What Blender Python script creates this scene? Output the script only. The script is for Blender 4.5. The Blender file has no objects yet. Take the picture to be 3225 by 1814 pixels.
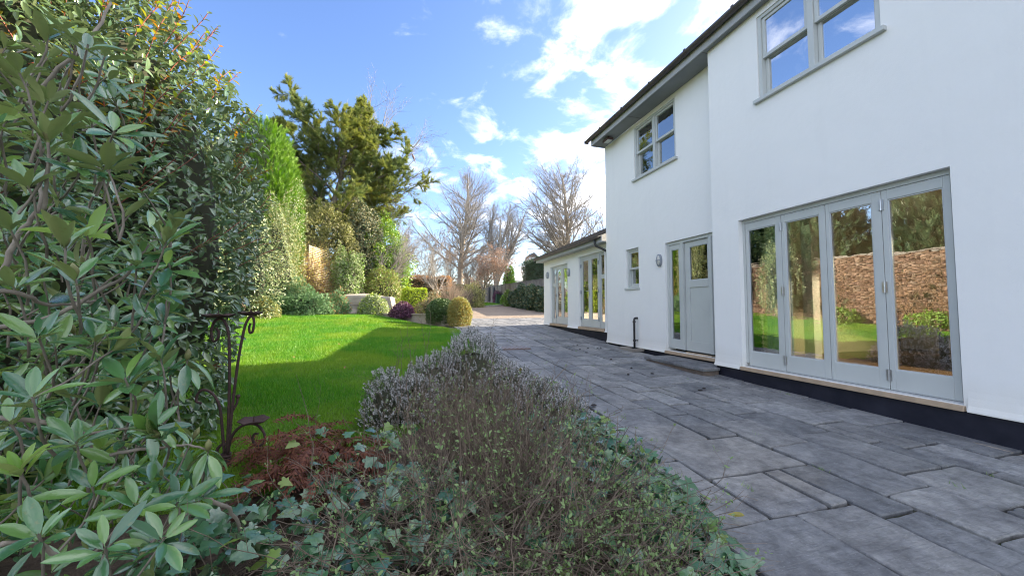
import bpy, math, random
import numpy as np
from mathutils import Vector, Matrix

S = bpy.context.scene
COL = S.collection
rng = np.random.default_rng(11)
random.seed(11)
R = math.radians

# ------------------------------------------------------------------ camera
CAM_H = 1.30
cam_data = bpy.data.cameras.new('camera')
cam_data.sensor_width = 36.0
cam_data.lens = 13.0381
cam_data.clip_start = 0.02
cam_data.clip_end = 3000
cam = bpy.data.objects.new('camera', cam_data)
COL.objects.link(cam)
cam.location = (0, 0, CAM_H)
cam.rotation_euler = (R(90 + 2.850), 0, R(-16.110))
S.camera = cam

# ------------------------------------------------------------------ light
SUN_AZ = 80.0      # from +Y towards +X
SUN_EL = 24.0
w = bpy.data.worlds.new('World')
S.world = w
w.use_nodes = True
nt = w.node_tree
nt.nodes.clear()
def wn(t, **k):
    n = nt.nodes.new(t)
    for a, b in k.items(): setattr(n, a, b)
    return n
def wl(a, b): nt.links.new(a, b)
sky = wn('ShaderNodeTexSky', sky_type='NISHITA', sun_disc=False, sun_elevation=R(SUN_EL), sun_rotation=R(SUN_AZ))
sky.air_density = 1.0; sky.dust_density = 0.9; sky.ozone_density = 2.2
hs = wn('ShaderNodeHueSaturation'); hs.inputs['Saturation'].default_value = 1.13; hs.inputs['Hue'].default_value = 0.512; hs.inputs['Value'].default_value = 0.72
wl(sky.outputs[0], hs.inputs['Color'])
tc = wn('ShaderNodeTexCoord')
sep = wn('ShaderNodeSeparateXYZ'); wl(tc.outputs['Generated'], sep.inputs[0])
def wm(op, a, b=None, clamp=False):
    n = wn('ShaderNodeMath', operation=op, use_clamp=clamp)
    for i, v in enumerate((a, b)):
        if v is None: continue
        if isinstance(v, (int, float)): n.inputs[i].default_value = v
        else: wl(v, n.inputs[i])
    return n.outputs[0]
zz = wm('ADD', wm('MAXIMUM', sep.outputs[2], 0.0), 0.16)
comb = wn('ShaderNodeCombineXYZ')
wl(wm('DIVIDE', sep.outputs[0], zz), comb.inputs[0])
wl(wm('DIVIDE', sep.outputs[1], zz), comb.inputs[1])
def wnoise(scale, detail, rough, off, dist=0.0):
    mp = wn('ShaderNodeMapping'); mp.inputs['Location'].default_value = off
    wl(comb.outputs[0], mp.inputs[0])
    n = wn('ShaderNodeTexNoise'); n.inputs['Scale'].default_value = scale
    n.inputs['Detail'].default_value = detail; n.inputs['Roughness'].default_value = rough
    n.inputs['Distortion'].default_value = dist
    wl(mp.outputs[0], n.inputs['Vector'])
    return n.outputs['Fac']
sun_h = (math.sin(R(SUN_AZ)), math.cos(R(SUN_AZ)))
n1 = wnoise(4.3, 9, 0.58, (1.7, 4.4, 0.0), 0.4)
n2 = wnoise(1.1, 3, 0.5, (5.3, 2.2, 0.0))
# broken cloud; the part out of view is added neutral fill; clear window north-west
hl = wm('SQRT', wm('ADD', wm('MULTIPLY', sep.outputs[0], sep.outputs[0]), wm('MULTIPLY', sep.outputs[1], sep.outputs[1])))
cw = wm('DIVIDE', wm('ADD', wm('MULTIPLY', sep.outputs[0], math.sin(R(-22))), wm('MULTIPLY', sep.outputs[1], math.cos(R(-22)))), wm('ADD', hl, 0.001))
toward = wm('ADD', wm('MULTIPLY', sep.outputs[0], sun_h[0]), wm('MULTIPLY', sep.outputs[1], sun_h[1]))
clear = wn('ShaderNodeMapRange'); wl(cw, clear.inputs[0])
clear.inputs[1].default_value = 0.55; clear.inputs[2].default_value = 1.0; clear.inputs[3].default_value = 0.125; clear.inputs[4].default_value = -0.11
cover = wm('ADD', clear.outputs[0], wm('MULTIPLY', wm('SUBTRACT', n2, 0.5), 0.38))
dens = wm('ADD', n1, cover)
mr = wn('ShaderNodeMapRange', interpolation_type='SMOOTHSTEP')
wl(dens, mr.inputs[0])
mr.inputs[1].default_value = 0.475; mr.inputs[2].default_value = 0.80
glow = wn('ShaderNodeMapRange', interpolation_type='SMOOTHSTEP'); wl(toward, glow.inputs[0])
glow.inputs[1].default_value = -0.2; glow.inputs[2].default_value = 1.0
glow.inputs[3].default_value = 4.7; glow.inputs[4].default_value = 7.5
ccol = wn('ShaderNodeCombineColor')
for i, k in enumerate((1.0, 1.01, 1.06)): wl(wm('MULTIPLY', glow.outputs[0], k), ccol.inputs[i])
mx = wn('ShaderNodeMix', data_type='RGBA')
wl(mr.outputs[0], mx.inputs[0]); wl(hs.outputs[0], mx.inputs[6]); wl(ccol.outputs[0], mx.inputs[7])
bg = wn('ShaderNodeBackground'); bg.inputs[1].default_value = 0.125
wl(mx.outputs[2], bg.inputs[0])
wo = wn('ShaderNodeOutputWorld'); wl(bg.outputs[0], wo.inputs[0])

sun_d = bpy.data.lights.new('sun', 'SUN')
sun_d.energy = 3.8; sun_d.angle = R(0.5); sun_d.color = (1.0, 0.86, 0.66)
sun = bpy.data.objects.new('sun', sun_d); COL.objects.link(sun)
sun_dir = Vector((math.sin(R(SUN_AZ)) * math.cos(R(SUN_EL)), math.cos(R(SUN_AZ)) * math.cos(R(SUN_EL)), math.sin(R(SUN_EL))))
sun.rotation_euler = sun_dir.to_track_quat('Z', 'Y').to_euler()
sun.location = sun_dir * 60

S.view_settings.view_transform = 'Standard'
S.view_settings.look = 'None'
S.view_settings.gamma = 1.0
S.view_settings.exposure = 2.14
S.view_settings.use_curve_mapping = False
S.cycles.use_denoising = True
S.cycles.filter_width = 1.1
S.cycles.max_bounces = 6
S.cycles.diffuse_bounces = 3
S.cycles.transparent_max_bounces = 12
S.cycles.sample_clamp_indirect = 8

# ------------------------------------------------------------------ materials
def nodes_of(name):
    m = bpy.data.materials.new(name); m.use_nodes = True
    t = m.node_tree; t.nodes.clear()
    return m, t
class NT:
    def __init__(s, name):
        s.m, s.t = nodes_of(name)
        s.out = s.n('ShaderNodeOutputMaterial')
    def n(s, typ, **k):
        x = s.t.nodes.new(typ)
        for a, b in k.items(): setattr(x, a, b)
        return x
    def l(s, a, b): s.t.links.new(a, b)
    def noise(s, vec, scale, detail=4, rough=.55, dist=0.0):
        x = s.n('ShaderNodeTexNoise'); x.inputs['Scale'].default_value = scale
        x.inputs['Detail'].default_value = detail; x.inputs['Roughness'].default_value = rough
        x.inputs['Distortion'].default_value = dist
        if vec is not None: s.l(vec, x.inputs['Vector'])
        return x.outputs['Fac']
    def ramp(s, fac, stops):
        x = s.n('ShaderNodeValToRGB'); e = x.color_ramp.elements
        while len(e) < len(stops): e.new(0.5)
        for i, (p, c) in enumerate(stops):
            e[i].position = p; e[i].color = (c[0], c[1], c[2], 1)
        s.l(fac, x.inputs[0]); return x.outputs[0]
    def mix(s, fac, a, b, blend='MIX'):
        x = s.n('ShaderNodeMix', data_type='RGBA', blend_type=blend)
        for i, v in ((0, fac), (6, a), (7, b)):
            if isinstance(v, (int, float)): x.inputs[i].default_value = v
            elif isinstance(v, (tuple, list)): x.inputs[i].default_value = (v[0], v[1], v[2], 1)
            else: s.l(v, x.inputs[i])
        return x.outputs[2]
    def math(s, op, a, b=None):
        x = s.n('ShaderNodeMath', operation=op)
        for i, v in enumerate((a, b)):
            if v is None: continue
            if isinstance(v, (int, float)): x.inputs[i].default_value = v
            else: s.l(v, x.inputs[i])
        return x.outputs[0]
    def bump(s, h, strength=.3, dist=.01):
        x = s.n('ShaderNodeBump'); x.inputs['Strength'].default_value = strength
        x.inputs['Distance'].default_value = dist; s.l(h, x.inputs['Height']); return x.outputs[0]
    def bsdf(s, col, rough=.6, spec=.5, normal=None, metal=0.0):
        x = s.n('ShaderNodeBsdfPrincipled')
        if isinstance(col, (tuple, list)): x.inputs['Base Color'].default_value = (col[0], col[1], col[2], 1)
        else: s.l(col, x.inputs['Base Color'])
        if isinstance(rough, (int, float)): x.inputs['Roughness'].default_value = rough
        else: s.l(rough, x.inputs['Roughness'])
        x.inputs['Specular IOR Level'].default_value = spec
        x.inputs['Metallic'].default_value = metal
        if normal is not None: s.l(normal, x.inputs['Normal'])
        return x.outputs[0]
    def done(s, shader): s.l(shader, s.out.inputs[0]); return s.m

def surf(name, a, b=None, rough=.6, scale=6.0, bump=0.0, bscale=40.0, spec=.4, metal=0.0, bdist=.004, detail=5):
    """painted / stone / timber surface: two tones mixed by noise in object space, fine relief"""
    t = NT(name)
    co = t.n('ShaderNodeTexCoord').outputs['Object']
    col = a
    if b is not None:
        f = t.noise(co, scale, detail)
        f2 = t.n('ShaderNodeMapRange'); t.l(f, f2.inputs[0]); f2.inputs[1].default_value = .3; f2.inputs[2].default_value = .7
        col = t.mix(f2.outputs[0], a, b)
    nrm = t.bump(t.noise(co, bscale, 4), bump, bdist) if bump else None
    return t.done(t.bsdf(col, rough, spec, nrm, metal))

def leafm(name, c0, c1, c2, rough=.45, trans=.25, back=None, spec=.4, clump=None, clump_scale=1.5, coat=0.0, spots=0.0):
    """leaves: colour per leaf, big soft clumps, light passing through, paler underside"""
    t = NT(name)
    k_ = lambda c: None if c is None else tuple(min(v * (1.75 if max(c) < .22 else 1.2), .62) for v in c)
    c0, c1, c2, back, clump = k_(c0), k_(c1), k_(c2), k_(back), k_(clump)
    geo = t.n('ShaderNodeNewGeometry'); oi = t.n('ShaderNodeObjectInfo')
    r = t.math('FRACT', t.math('ADD', geo.outputs['Random Per Island'], oi.outputs['Random']))
    col = t.ramp(r, [(0.0, c0), (0.55, c1), (1.0, c2)])
    if clump is not None:
        f = t.noise(geo.outputs['Position'], clump_scale, 3)
        f2 = t.n('ShaderNodeMapRange'); t.l(f, f2.inputs[0]); f2.inputs[1].default_value = .42; f2.inputs[2].default_value = .62
        col = t.mix(f2.outputs[0], col, t.mix(.6, col, clump))
    if back is not None:
        col = t.mix(geo.outputs['Backfacing'], col, back)
    nr = None
    if spots:
        sp_ = t.n('ShaderNodeMapRange'); t.l(t.noise(geo.outputs['Position'], 38, 5, .65), sp_.inputs[0]); sp_.inputs[1].default_value = .60; sp_.inputs[2].default_value = .74
        col = t.mix(t.math('MULTIPLY', sp_.outputs[0], spots), col, (.20, .19, .055))
        nr = t.bump(t.noise(geo.outputs['Position'], 60, 3), .35, .004)
    s = t.bsdf(col, rough, spec, nr)
    if coat: s.node.inputs['Coat Weight'].default_value = coat; s.node.inputs['Coat Roughness'].default_value = .16
    if trans > 0:
        tr = t.n('ShaderNodeBsdfTranslucent')
        g2 = t.n('ShaderNodeHueSaturation'); g2.inputs['Saturation'].default_value = 1.15; g2.inputs['Value'].default_value = 1.5
        t.l(col, g2.inputs['Color']); t.l(g2.outputs[0], tr.inputs[0])
        ms = t.n('ShaderNodeMixShader'); ms.inputs[0].default_value = trans
        t.l(s, ms.inputs[1]); t.l(tr.outputs[0], ms.inputs[2]); s = ms.outputs[0]
    return t.done(s)

def glass(name, refl=1.7, base=.05, wave=.004, wscale=5.0, stretch=(1, 1, 1), tint=(.86, .9, .9)):
    t = NT(name)
    co = t.n('ShaderNodeTexCoord').outputs['Object']
    mp = t.n('ShaderNodeMapping'); mp.inputs['Scale'].default_value = stretch; t.l(co, mp.inputs[0])
    nrm = t.bump(t.noise(mp.outputs[0], wscale, 2, .4), 1.0, wave)
    fr = t.n('ShaderNodeFresnel'); fr.inputs[0].default_value = 1.52
    f = t.math('MINIMUM', t.math('ADD', t.math('MULTIPLY', fr.outputs[0], refl), base), 1.0)
    gl = t.n('ShaderNodeBsdfGlossy'); gl.inputs['Roughness'].default_value = 0.0; gl.inputs[0].default_value = (1, 1, 1, 1); t.l(nrm, gl.inputs['Normal'])
    tr = t.n('ShaderNodeBsdfTransparent'); tr.inputs[0].default_value = (*tint, 1)
    ms = t.n('ShaderNodeMixShader'); t.l(f, ms.inputs[0]); t.l(tr.outputs[0], ms.inputs[1]); t.l(gl.outputs[0], ms.inputs[2])
    return t.done(ms.outputs[0])

M = {}
# render with faint rain streaks, trowel marks and a grubby foot
def render_mat():
    t = NT('white_render'); geo = t.n('ShaderNodeNewGeometry'); pos = geo.outputs['Position']
    mp = t.n('ShaderNodeMapping'); mp.inputs['Scale'].default_value = (3, 3, .35); t.l(pos, mp.inputs[0])
    streak = t.noise(mp.outputs[0], 2.0, 6, .6)
    blot = t.noise(pos, 1.1, 5, .6)
    c = t.mix(t.math('MULTIPLY', blot, .5), (.83, .83, .81), (.76, .77, .77))
    sm = t.n('ShaderNodeMapRange'); t.l(streak, sm.inputs[0]); sm.inputs[1].default_value = .52; sm.inputs[2].default_value = .8
    c = t.mix(t.math('MULTIPLY', sm.outputs[0], .16), c, (.66, .67, .66))
    sp = t.n('ShaderNodeSeparateXYZ'); t.l(pos, sp.inputs[0])
    foot = t.n('ShaderNodeMapRange'); t.l(t.math('ADD', sp.outputs[2], t.math('MULTIPLY', streak, .25)), foot.inputs[0])
    foot.inputs[1].default_value = .52; foot.inputs[2].default_value = .82; foot.inputs[3].default_value = .35; foot.inputs[4].default_value = 0
    c = t.mix(foot.outputs[0], c, (.62, .58, .47))
    und = t.n('ShaderNodeBump'); und.inputs['Strength'].default_value = .55; und.inputs['Distance'].default_value = .03; t.l(t.noise(pos, 1.6, 4, .55), und.inputs['Height'])
    b2 = t.n('ShaderNodeBump'); b2.inputs['Strength'].default_value = .4; b2.inputs['Distance'].default_value = .004; t.l(t.noise(pos, 90, 3), b2.inputs['Height']); t.l(und.outputs[0], b2.inputs['Normal'])
    return t.done(t.bsdf(c, .82, .3, b2.outputs[0]))
M['render'] = render_mat()
M['paint'] = surf('grey_paint', (.48, .505, .49), (.52, .545, .53), .42, 3, .08, 60, .45)
M['plinth'] = surf('black_bitumen', (.010, .011, .020), (.022, .023, .036), .6, 5, .4, 50, .3)
M['timber'] = surf('bare_timber', (.50, .37, .25), (.36, .27, .19), .7, 9, .3, 60)
M['soffit'] = surf('soffit_board', (.20, .215, .225), (.25, .265, .275), .6, 2, .1, 30)
M['fascia'] = surf('fascia_board', (.42, .43, .43), (.34, .35, .35), .55, 4, .1, 30)
M['gutter'] = surf('brown_plastic', (.055, .045, .045), (.085, .07, .068), .4, 6, .05, 40, .5)
M['black'] = surf('black_plastic', (.012, .012, .014), (.03, .03, .032), .4, 9, .05, 60, .5)
M['steel'] = surf('brushed_steel', (.55, .56, .58), (.45, .46, .48), .32, 20, .05, 90, .5, .9)
M['grey_metal'] = surf('grey_cast_metal', (.30, .33, .37), (.22, .25, .28), .5, 14, .1, 60, .5, .3)
M['lens'] = surf('frosted_lens', (.60, .60, .55), (.48, .49, .47), .25, 30, .4, 120, .6)
M['glass'] = glass('window_glass', 2.2, .17, .0003, 5.0, (1, 1, 2.6))
M['glass_old'] = glass('wavy_glass', 2.2, .20, .00045, 7.0, (1, .6, 3.4))
M['glass_sky'] = glass('upper_glass', 2.4, .48, .0004, 4.0)
M['rust'] = surf('rusty_iron', (.10, .055, .045), (.045, .032, .032), .75, 60, .5, 160, .4, .25)
M['cream'] = surf('cream_wall', (.74, .64, .50), (.70, .60, .46), .8, 2)
M['dark_floor'] = surf('wood_floor', (.22, .14, .08), (.15, .095, .055), .35, 7)
M['white_in'] = surf('white_inside', (.75, .73, .68), None, .6)
M['curtain'] = surf('blue_grey_curtain', (.40, .46, .55), (.30, .35, .44), .85, 20)
M['furn'] = surf('dark_furniture', (.05, .035, .025), (.09, .06, .04), .5, 5)
M['cover'] = surf('beige_canvas', (.36, .325, .275), (.29, .26, .22), .8, 5, .35, 18, .3, 0, .02)
M['bark'] = surf('grey_bark', (.20, .165, .125), (.105, .09, .072), .85, 7, .6, 25, .2, 0, .01)
M['bark_pale'] = surf('pale_bark', (.36, .30, .23), (.22, .185, .145), .85, 7, .6, 25, .2, 0, .01)
M['twig'] = surf('brown_twigs', (.32, .24, .175), (.19, .145, .11), .8, 5)
M['twig_red'] = surf('tawny_twigs', (.42, .25, .135), (.22, .135, .085), .8, 5)
M['stem'] = surf('thin_stems', (.10, .072, .055), (.28, .215, .155), .8, 11)
M['rstem'] = surf('rhododendron_stem', (.27, .235, .19), (.15, .125, .095), .8, 14, .4, 60)
M['soil'] = surf('dark_soil', (.07, .05, .038), (.12, .09, .065), .95, 8, .8, 30, .2, 0, .03)
M['tile'] = surf('roof_tiles', (.085, .072, .066), (.14, .115, .10), .8, 6, .5, 30, .3, 0, .01)
M['concrete'] = surf('stained_concrete', (.30, .275, .24), (.17, .15, .135), .9, 2.2, .5, 30, .2, 0, .01)
M['fence_post'] = surf('concrete_post', (.24, .22, .20), (.15, .14, .13), .9, 3, .4, 30)
M['white_far'] = surf('white_cladding', (.78, .80, .80), None, .6)
M['slat'] = surf('pale_slat_timber', (.66, .58, .36), (.52, .44, .26), .8, 5, .3, 40)
M['brick'] = None

def stone_mat():
    t = NT('sandstone_slab'); oi = t.n('ShaderNodeObjectInfo'); geo = t.n('ShaderNodeNewGeometry'); pos = geo.outputs['Position']
    base = t.ramp(oi.outputs['Random'], [(0, (.142, .145, .149)), (.3, (.172, .174, .177)), (.55, (.198, .197, .195)), (.8, (.222, .217, .208)), (1, (.245, .246, .247))])
    cl = t.noise(pos, 3.2, 7, .65, .6)
    c = t.mix(.9, base, t.ramp(cl, [(.26, (.22, .22, .235)), (.5, (.5, .5, .5)), (.74, (.78, .77, .74))]), 'OVERLAY')
    mp = t.n('ShaderNodeMapping'); mp.inputs['Scale'].default_value = (2.2, 12, 4); mp.inputs['Rotation'].default_value = (0, 0, .5); t.l(pos, mp.inputs[0])
    grain = t.noise(mp.outputs[0], 2.5, 6, .6, 1.2)
    c = t.mix(.28, c, t.ramp(grain, [(.3, (.36, .36, .36)), (.7, (.64, .64, .64))]), 'OVERLAY')
    c = t.mix(.5, c, t.ramp(t.noise(pos, 15, 6, .75), [(.34, (.2, .2, .2)), (.66, (.8, .8, .8))]), 'OVERLAY')
    moss = t.n('ShaderNodeMapRange'); t.l(t.noise(pos, 1.7, 6, .7), moss.inputs[0]); moss.inputs[1].default_value = .56; moss.inputs[2].default_value = .78
    c = t.mix(t.math('MULTIPLY', moss.outputs[0], .35), c, (.10, .115, .07))
    speck = t.n('ShaderNodeMapRange'); t.l(t.noise(pos, 75, 2, .5), speck.inputs[0]); speck.inputs[1].default_value = .66; speck.inputs[2].default_value = .72
    c = t.mix(t.math('MULTIPLY', speck.outputs[0], .35), c, (.40, .40, .41))
    h = t.math('ADD', t.math('MULTIPLY', cl, 1.0), t.math('ADD', t.math('MULTIPLY', grain, .8), t.math('MULTIPLY', t.noise(pos, 60, 4, .6), .35)))
    return t.done(t.bsdf(c, .62, .42, t.bump(h, .9, .013)))
M['slab'] = stone_mat()

def ground_mat(name, a, b, c, s1, s2, bump=.6, bd=.02, speckle=None):
    t = NT(name); pos = t.n('ShaderNodeNewGeometry').outputs['Position']
    col = t.ramp(t.noise(pos, s1, 6, .6), [(.32, a), (.5, b), (.7, c)])
    fine = t.noise(pos, s2, 4, .7)
    col = t.mix(.6, col, t.ramp(fine, [(.3, (.3, .3, .3)), (.7, (.7, .7, .7))]), 'OVERLAY')
    return t.done(t.bsdf(col, .95, .15, t.bump(fine, bump, bd)))
M['mortar'] = ground_mat('joint_mortar', (.035, .034, .030), (.06, .055, .046), (.045, .055, .028), 3, 60)
M['gravel'] = ground_mat('gravel', (.21, .165, .125), (.28, .225, .175), (.24, .195, .155), 1.2, 45, .9, .02)
M['lawn'] = ground_mat('lawn_soil', (.07, .13, .018), (.09, .17, .022), (.08, .14, .02), 1.5, 30)
M['earth'] = ground_mat('earth', (.05, .055, .022), (.075, .065, .035), (.06, .075, .025), .7, 18)
M['terrace'] = ground_mat('terrace_stone', (.34, .30, .245), (.42, .37, .30), (.36, .33, .27), 2, 40)
def brick_mat():
    t = NT('orange_brick'); geo = t.n('ShaderNodeNewGeometry')
    c = t.ramp(geo.outputs['Random Per Island'], [(0, (.17, .105, .078)), (.4, (.225, .145, .105)), (.7, (.265, .18, .13)), (1, (.20, .155, .12))])
    c = t.mix(.5, c, t.ramp(t.noise(geo.outputs['Position'], 30, 4), [(.3, (.35, .35, .35)), (.7, (.65, .65, .65))]), 'OVERLAY')
    return t.done(t.bsdf(c, .9, .2, t.bump(t.noise(geo.outputs['Position'], 90, 3), .5, .004)))
M['brick'] = brick_mat()
M['grass'] = leafm('grass_blades', (.034, .112, .012), (.055, .160, .018), (.095, .190, .026), .5, .35, None, .3, (.15, .20, .03), .9)
M['twig_grey'] = surf('grey_twigs', (.34, .31, .275), (.23, .21, .185), .8, 5)
M['rhodo'] = leafm('rhododendron_leaf', (.020, .064, .030), (.040, .106, .034), (.092, .165, .036), .22, .12, (.135, .165, .060), .7, coat=.55, spots=.55)
M['rhodo_young'] = leafm('rhododendron_young_leaf', (.10, .19, .03), (.15, .24, .04), (.20, .27, .06), .35, .25, (.16, .20, .07), .5)
M['bud'] = surf('green_bud', (.22, .24, .09), (.16, .15, .06), .5, 40)
M['photinia'] = leafm('photinia_leaf', (.036, .074, .036), (.058, .106, .040), (.095, .136, .046), .22, .18, (.095, .125, .06), .8, coat=.5)
M['photinia_young'] = leafm('photinia_young_leaf', (.13, .19, .03), (.24, .21, .035), (.36, .14, .045), .35, .40, None, .5)
M['photinia_red'] = surf('red_shoot', (.35, .09, .06), (.22, .08, .05), .5, 20)
M['ivy'] = leafm('ivy_leaf', (.024, .066, .032), (.038, .092, .040), (.066, .125, .050), .22, .10, (.10, .14, .07), .7, coat=.45, spots=.3)
M['ivy_pale'] = leafm('ivy_pale_leaf', (.12, .20, .03), (.17, .23, .05), (.10, .17, .04), .35, .25, None, .5)
M['small_leaf'] = leafm('small_shrub_leaf', (.09, .14, .05), (.14, .20, .075), (.20, .26, .11), .5, .30)
M['fern'] = leafm('dead_fern', (.070, .026, .018), (.12, .046, .024), (.05, .02, .016), .8, .2)
M['heather_leaf'] = leafm('heather_leaf', (.030, .042, .024), (.045, .058, .032), (.065, .070, .042), .7, .1)
M['heather_flower'] = leafm('heather_flower', (.50, .47, .46), (.60, .57, .55), (.40, .36, .36), .7, .3)
M['leyl'] = leafm('cypress_green', (.058, .115, .014), (.088, .160, .020), (.125, .195, .030), .6, .22, None, .3, (.05, .12, .015), 1.2)
M['yew'] = leafm('conifer_needles', (.075, .115, .036), (.15, .165, .045), (.25, .225, .065), .6, .32, None, .3, (.045, .080, .040), .55)
M['varieg'] = leafm('variegated_leaf', (.12, .17, .07), (.25, .29, .15), (.38, .39, .25), .5, .2)
M['juniper'] = leafm('juniper_green', (.050, .105, .045), (.085, .150, .065), (.125, .185, .085), .6, .2)
M['olive'] = leafm('olive_shrub', (.14, .15, .045), (.23, .235, .08), (.32, .30, .12), .5, .25)
M['laurel'] = leafm('laurel_green', (.075, .14, .018), (.12, .205, .03), (.19, .27, .05), .4, .25, None, .5, (.06, .10, .02), .8)
M['dark_ever'] = leafm('dark_evergreen', (.018, .040, .022), (.032, .060, .028), (.060, .085, .040), .4, .1, None, .5)
M['dark_grey_ever'] = leafm('grey_evergreen', (.080, .082, .042), (.13, .125, .065), (.20, .18, .09), .5, .15)
M['box_green'] = leafm('box_green', (.020, .045, .012), (.035, .065, .016), (.055, .090, .02), .45, .12)
M['gold'] = leafm('golden_leaf', (.22, .19, .045), (.33, .26, .065), (.40, .24, .075), .5, .3)
M['limeh'] = leafm('lime_leaf', (.19, .27, .025), (.28, .36, .035), (.37, .43, .06), .45, .3)
M['purple'] = leafm('purple_leaf', (.055, .022, .045), (.085, .035, .065), (.13, .055, .085), .5, .15)
M['brownleaf'] = leafm('brown_dry_leaf', (.30, .17, .085), (.40, .25, .125), (.24, .14, .085), .7, .25)
M['rusty'] = leafm('rusty_tree_leaf', (.13, .095, .075), (.17, .12, .09), (.20, .13, .095), .7, .25)
M['yellow_moss'] = leafm('yellow_climber_leaf', (.34, .29, .07), (.42, .34, .09), (.27, .26, .07), .6, .3)
M['core'] = surf('core_inner_shade', (.045, .055, .028), (.065, .06, .038), .95, 9)  # dark solid added inside shrubs: blocks light, inner shade put into its colour
M['fallen'] = surf('fallen_leaf', (.30, .15, .05), (.18, .10, .04), .7, 30)
M['dark_bit'] = surf('black_leaf_litter', (.02, .017, .015), (.035, .028, .024), .8, 30)
M['light_on'] = None
t = NT('lit_downlight'); e = t.n('ShaderNodeEmission'); e.inputs[0].default_value = (1, .72, .28, 1); e.inputs[1].default_value = 6; M['light_on'] = t.done(e.outputs[0])

# ------------------------------------------------------------------ helpers
def tag(o, label=None, cat=None, group=None, kind=None):
    if label: o['label'] = label
    if cat: o['category'] = cat
    if group: o['group'] = group
    if kind: o['kind'] = kind
    return o
def empty(name, loc, label=None, cat=None, group=None, kind=None):
    o = bpy.data.objects.new(name, None); COL.objects.link(o); o.location = loc
    o.empty_display_size = .1
    return tag(o, label, cat, group, kind)
def world_loc(o):
    v = Vector(o.location)
    while o.parent: o = o.parent; v += Vector(o.location)
    return v
def link(name, me, mat, parent=None, shift=True):
    o = bpy.data.objects.new(name, me); COL.objects.link(o)
    if mat is not None and not me.materials: me.materials.append(mat)
    if parent is not None:
        o.parent = parent
        if shift: o.location = -world_loc(parent)
    return o
class MB:
    """collects boxes, prisms and tubes in world space; build() links them as one mesh object"""
    def __init__(s): s.v = []; s.f = []
    def add(s, V, F):
        b = len(s.v); s.v += [tuple(p) for p in V]; s.f += [tuple(i + b for i in f) for f in F]; return s
    def box(s, x0, x1, y0, y1, z0, z1):
        V = [(x, y, z) for z in (z0, z1) for y in (y0, y1) for x in (x0, x1)]
        return s.add(V, [(0, 2, 3, 1), (4, 5, 7, 6), (0, 1, 5, 4), (2, 6, 7, 3), (0, 4, 6, 2), (1, 3, 7, 5)])
    def quad(s, a, b, c, d): return s.add([a, b, c, d], [(0, 1, 2, 3)])
    def prism(s, prof, y0, y1):
        """extrude an x,z outline along y"""
        n = len(prof)
        V = [(p[0], y0, p[1]) for p in prof] + [(p[0], y1, p[1]) for p in prof]
        return s.add(V, [tuple(range(n)), tuple(range(2 * n - 1, n - 1, -1))] + [(i, i + n, (i + 1) % n + n, (i + 1) % n) for i in range(n)])
    def tube(s, pts, r, sides=8, cap=True):
        pts = [Vector(p) for p in pts]; n = len(pts)
        rr = r if isinstance(r, (list, tuple)) else [r] * n
        b = len(s.v); up = None
        for i, p in enumerate(pts):
            d = (pts[min(i + 1, n - 1)] - pts[max(i - 1, 0)]).normalized()
            if up is None: up = Vector((0, 0, 1)) if abs(d.z) < .9 else Vector((1, 0, 0))
            a = d.cross(up).normalized(); up = a.cross(d).normalized()
            for k in range(sides):
                t_ = 2 * math.pi * k / sides
                s.v.append(tuple(p + (a * math.cos(t_) + up * math.sin(t_)) * rr[i]))
        for i in range(n - 1):
            for k in range(sides):
                k2 = (k + 1) % sides
                s.f.append((b + i * sides + k, b + i * sides + k2, b + (i + 1) * sides + k2, b + (i + 1) * sides + k))
        if cap:
            s.f.append(tuple(b + k for k in range(sides))[::-1]); s.f.append(tuple(b + (n - 1) * sides + k for k in range(sides)))
        return s
    def lathe(s, c, prof, sides=16, axis='Z'):
        b = len(s.v); n = len(prof)
        for r_, h in prof:
            for k in range(sides):
                t_ = 2 * math.pi * k / sides
                u, v_ = r_ * math.cos(t_), r_ * math.sin(t_)
                s.v.append((c[0] + u, c[1] + v_, c[2] + h) if axis == 'Z' else (c[0] + h, c[1] + u, c[2] + v_))
        for i in range(n - 1):
            for k in range(sides):
                k2 = (k + 1) % sides
                s.f.append((b + i * sides + k, b + i * sides + k2, b + (i + 1) * sides + k2, b + (i + 1) * sides + k))
        return s
    def build(s, name, mat, parent=None, smooth=False, bevel=0.0):
        me = bpy.data.meshes.new(name); me.from_pydata(s.v, [], s.f); me.update()
        if smooth: me.polygons.foreach_set('use_smooth', [True] * len(me.polygons))
        o = link(name, me, mat, parent)
        if bevel:
            bm = o.modifiers.new('bevel', 'BEVEL'); bm.width = bevel; bm.segments = 2; bm.limit_method = 'ANGLE'
        return o

def np_mesh(name, V, F, mat, smooth=False):
    V = np.asarray(V, dtype=np.float32).reshape(-1, 3); F = np.asarray(F, dtype=np.int32)
    me = bpy.data.meshes.new(name); k = F.shape[1]
    me.vertices.add(len(V)); me.vertices.foreach_set('co', V.ravel())
    me.loops.add(F.size); me.loops.foreach_set('vertex_index', F.ravel())
    me.polygons.add(len(F)); me.polygons.foreach_set('loop_start', np.arange(len(F), dtype=np.int32) * k)
    if smooth: me.polygons.foreach_set('use_smooth', np.ones(len(F), dtype=bool))
    me.update(calc_edges=True); me.materials.append(mat)
    return me
def np_obj(name, V, F, mat, parent=None, smooth=False):
    return link(name, np_mesh(name, V, F, mat, smooth), mat, parent)
def merge(parts):
    """[(V,F),...] with the same face size -> one V,F"""
    Vs, Fs, b = [], [], 0
    for V, F in parts:
        V = np.asarray(V).reshape(-1, 3); Vs.append(V); Fs.append(np.asarray(F) + b); b += len(V)
    return np.concatenate(Vs), np.concatenate(Fs)
def norm(a): return a / np.maximum(np.linalg.norm(a, axis=-1, keepdims=True), 1e-9)
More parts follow.
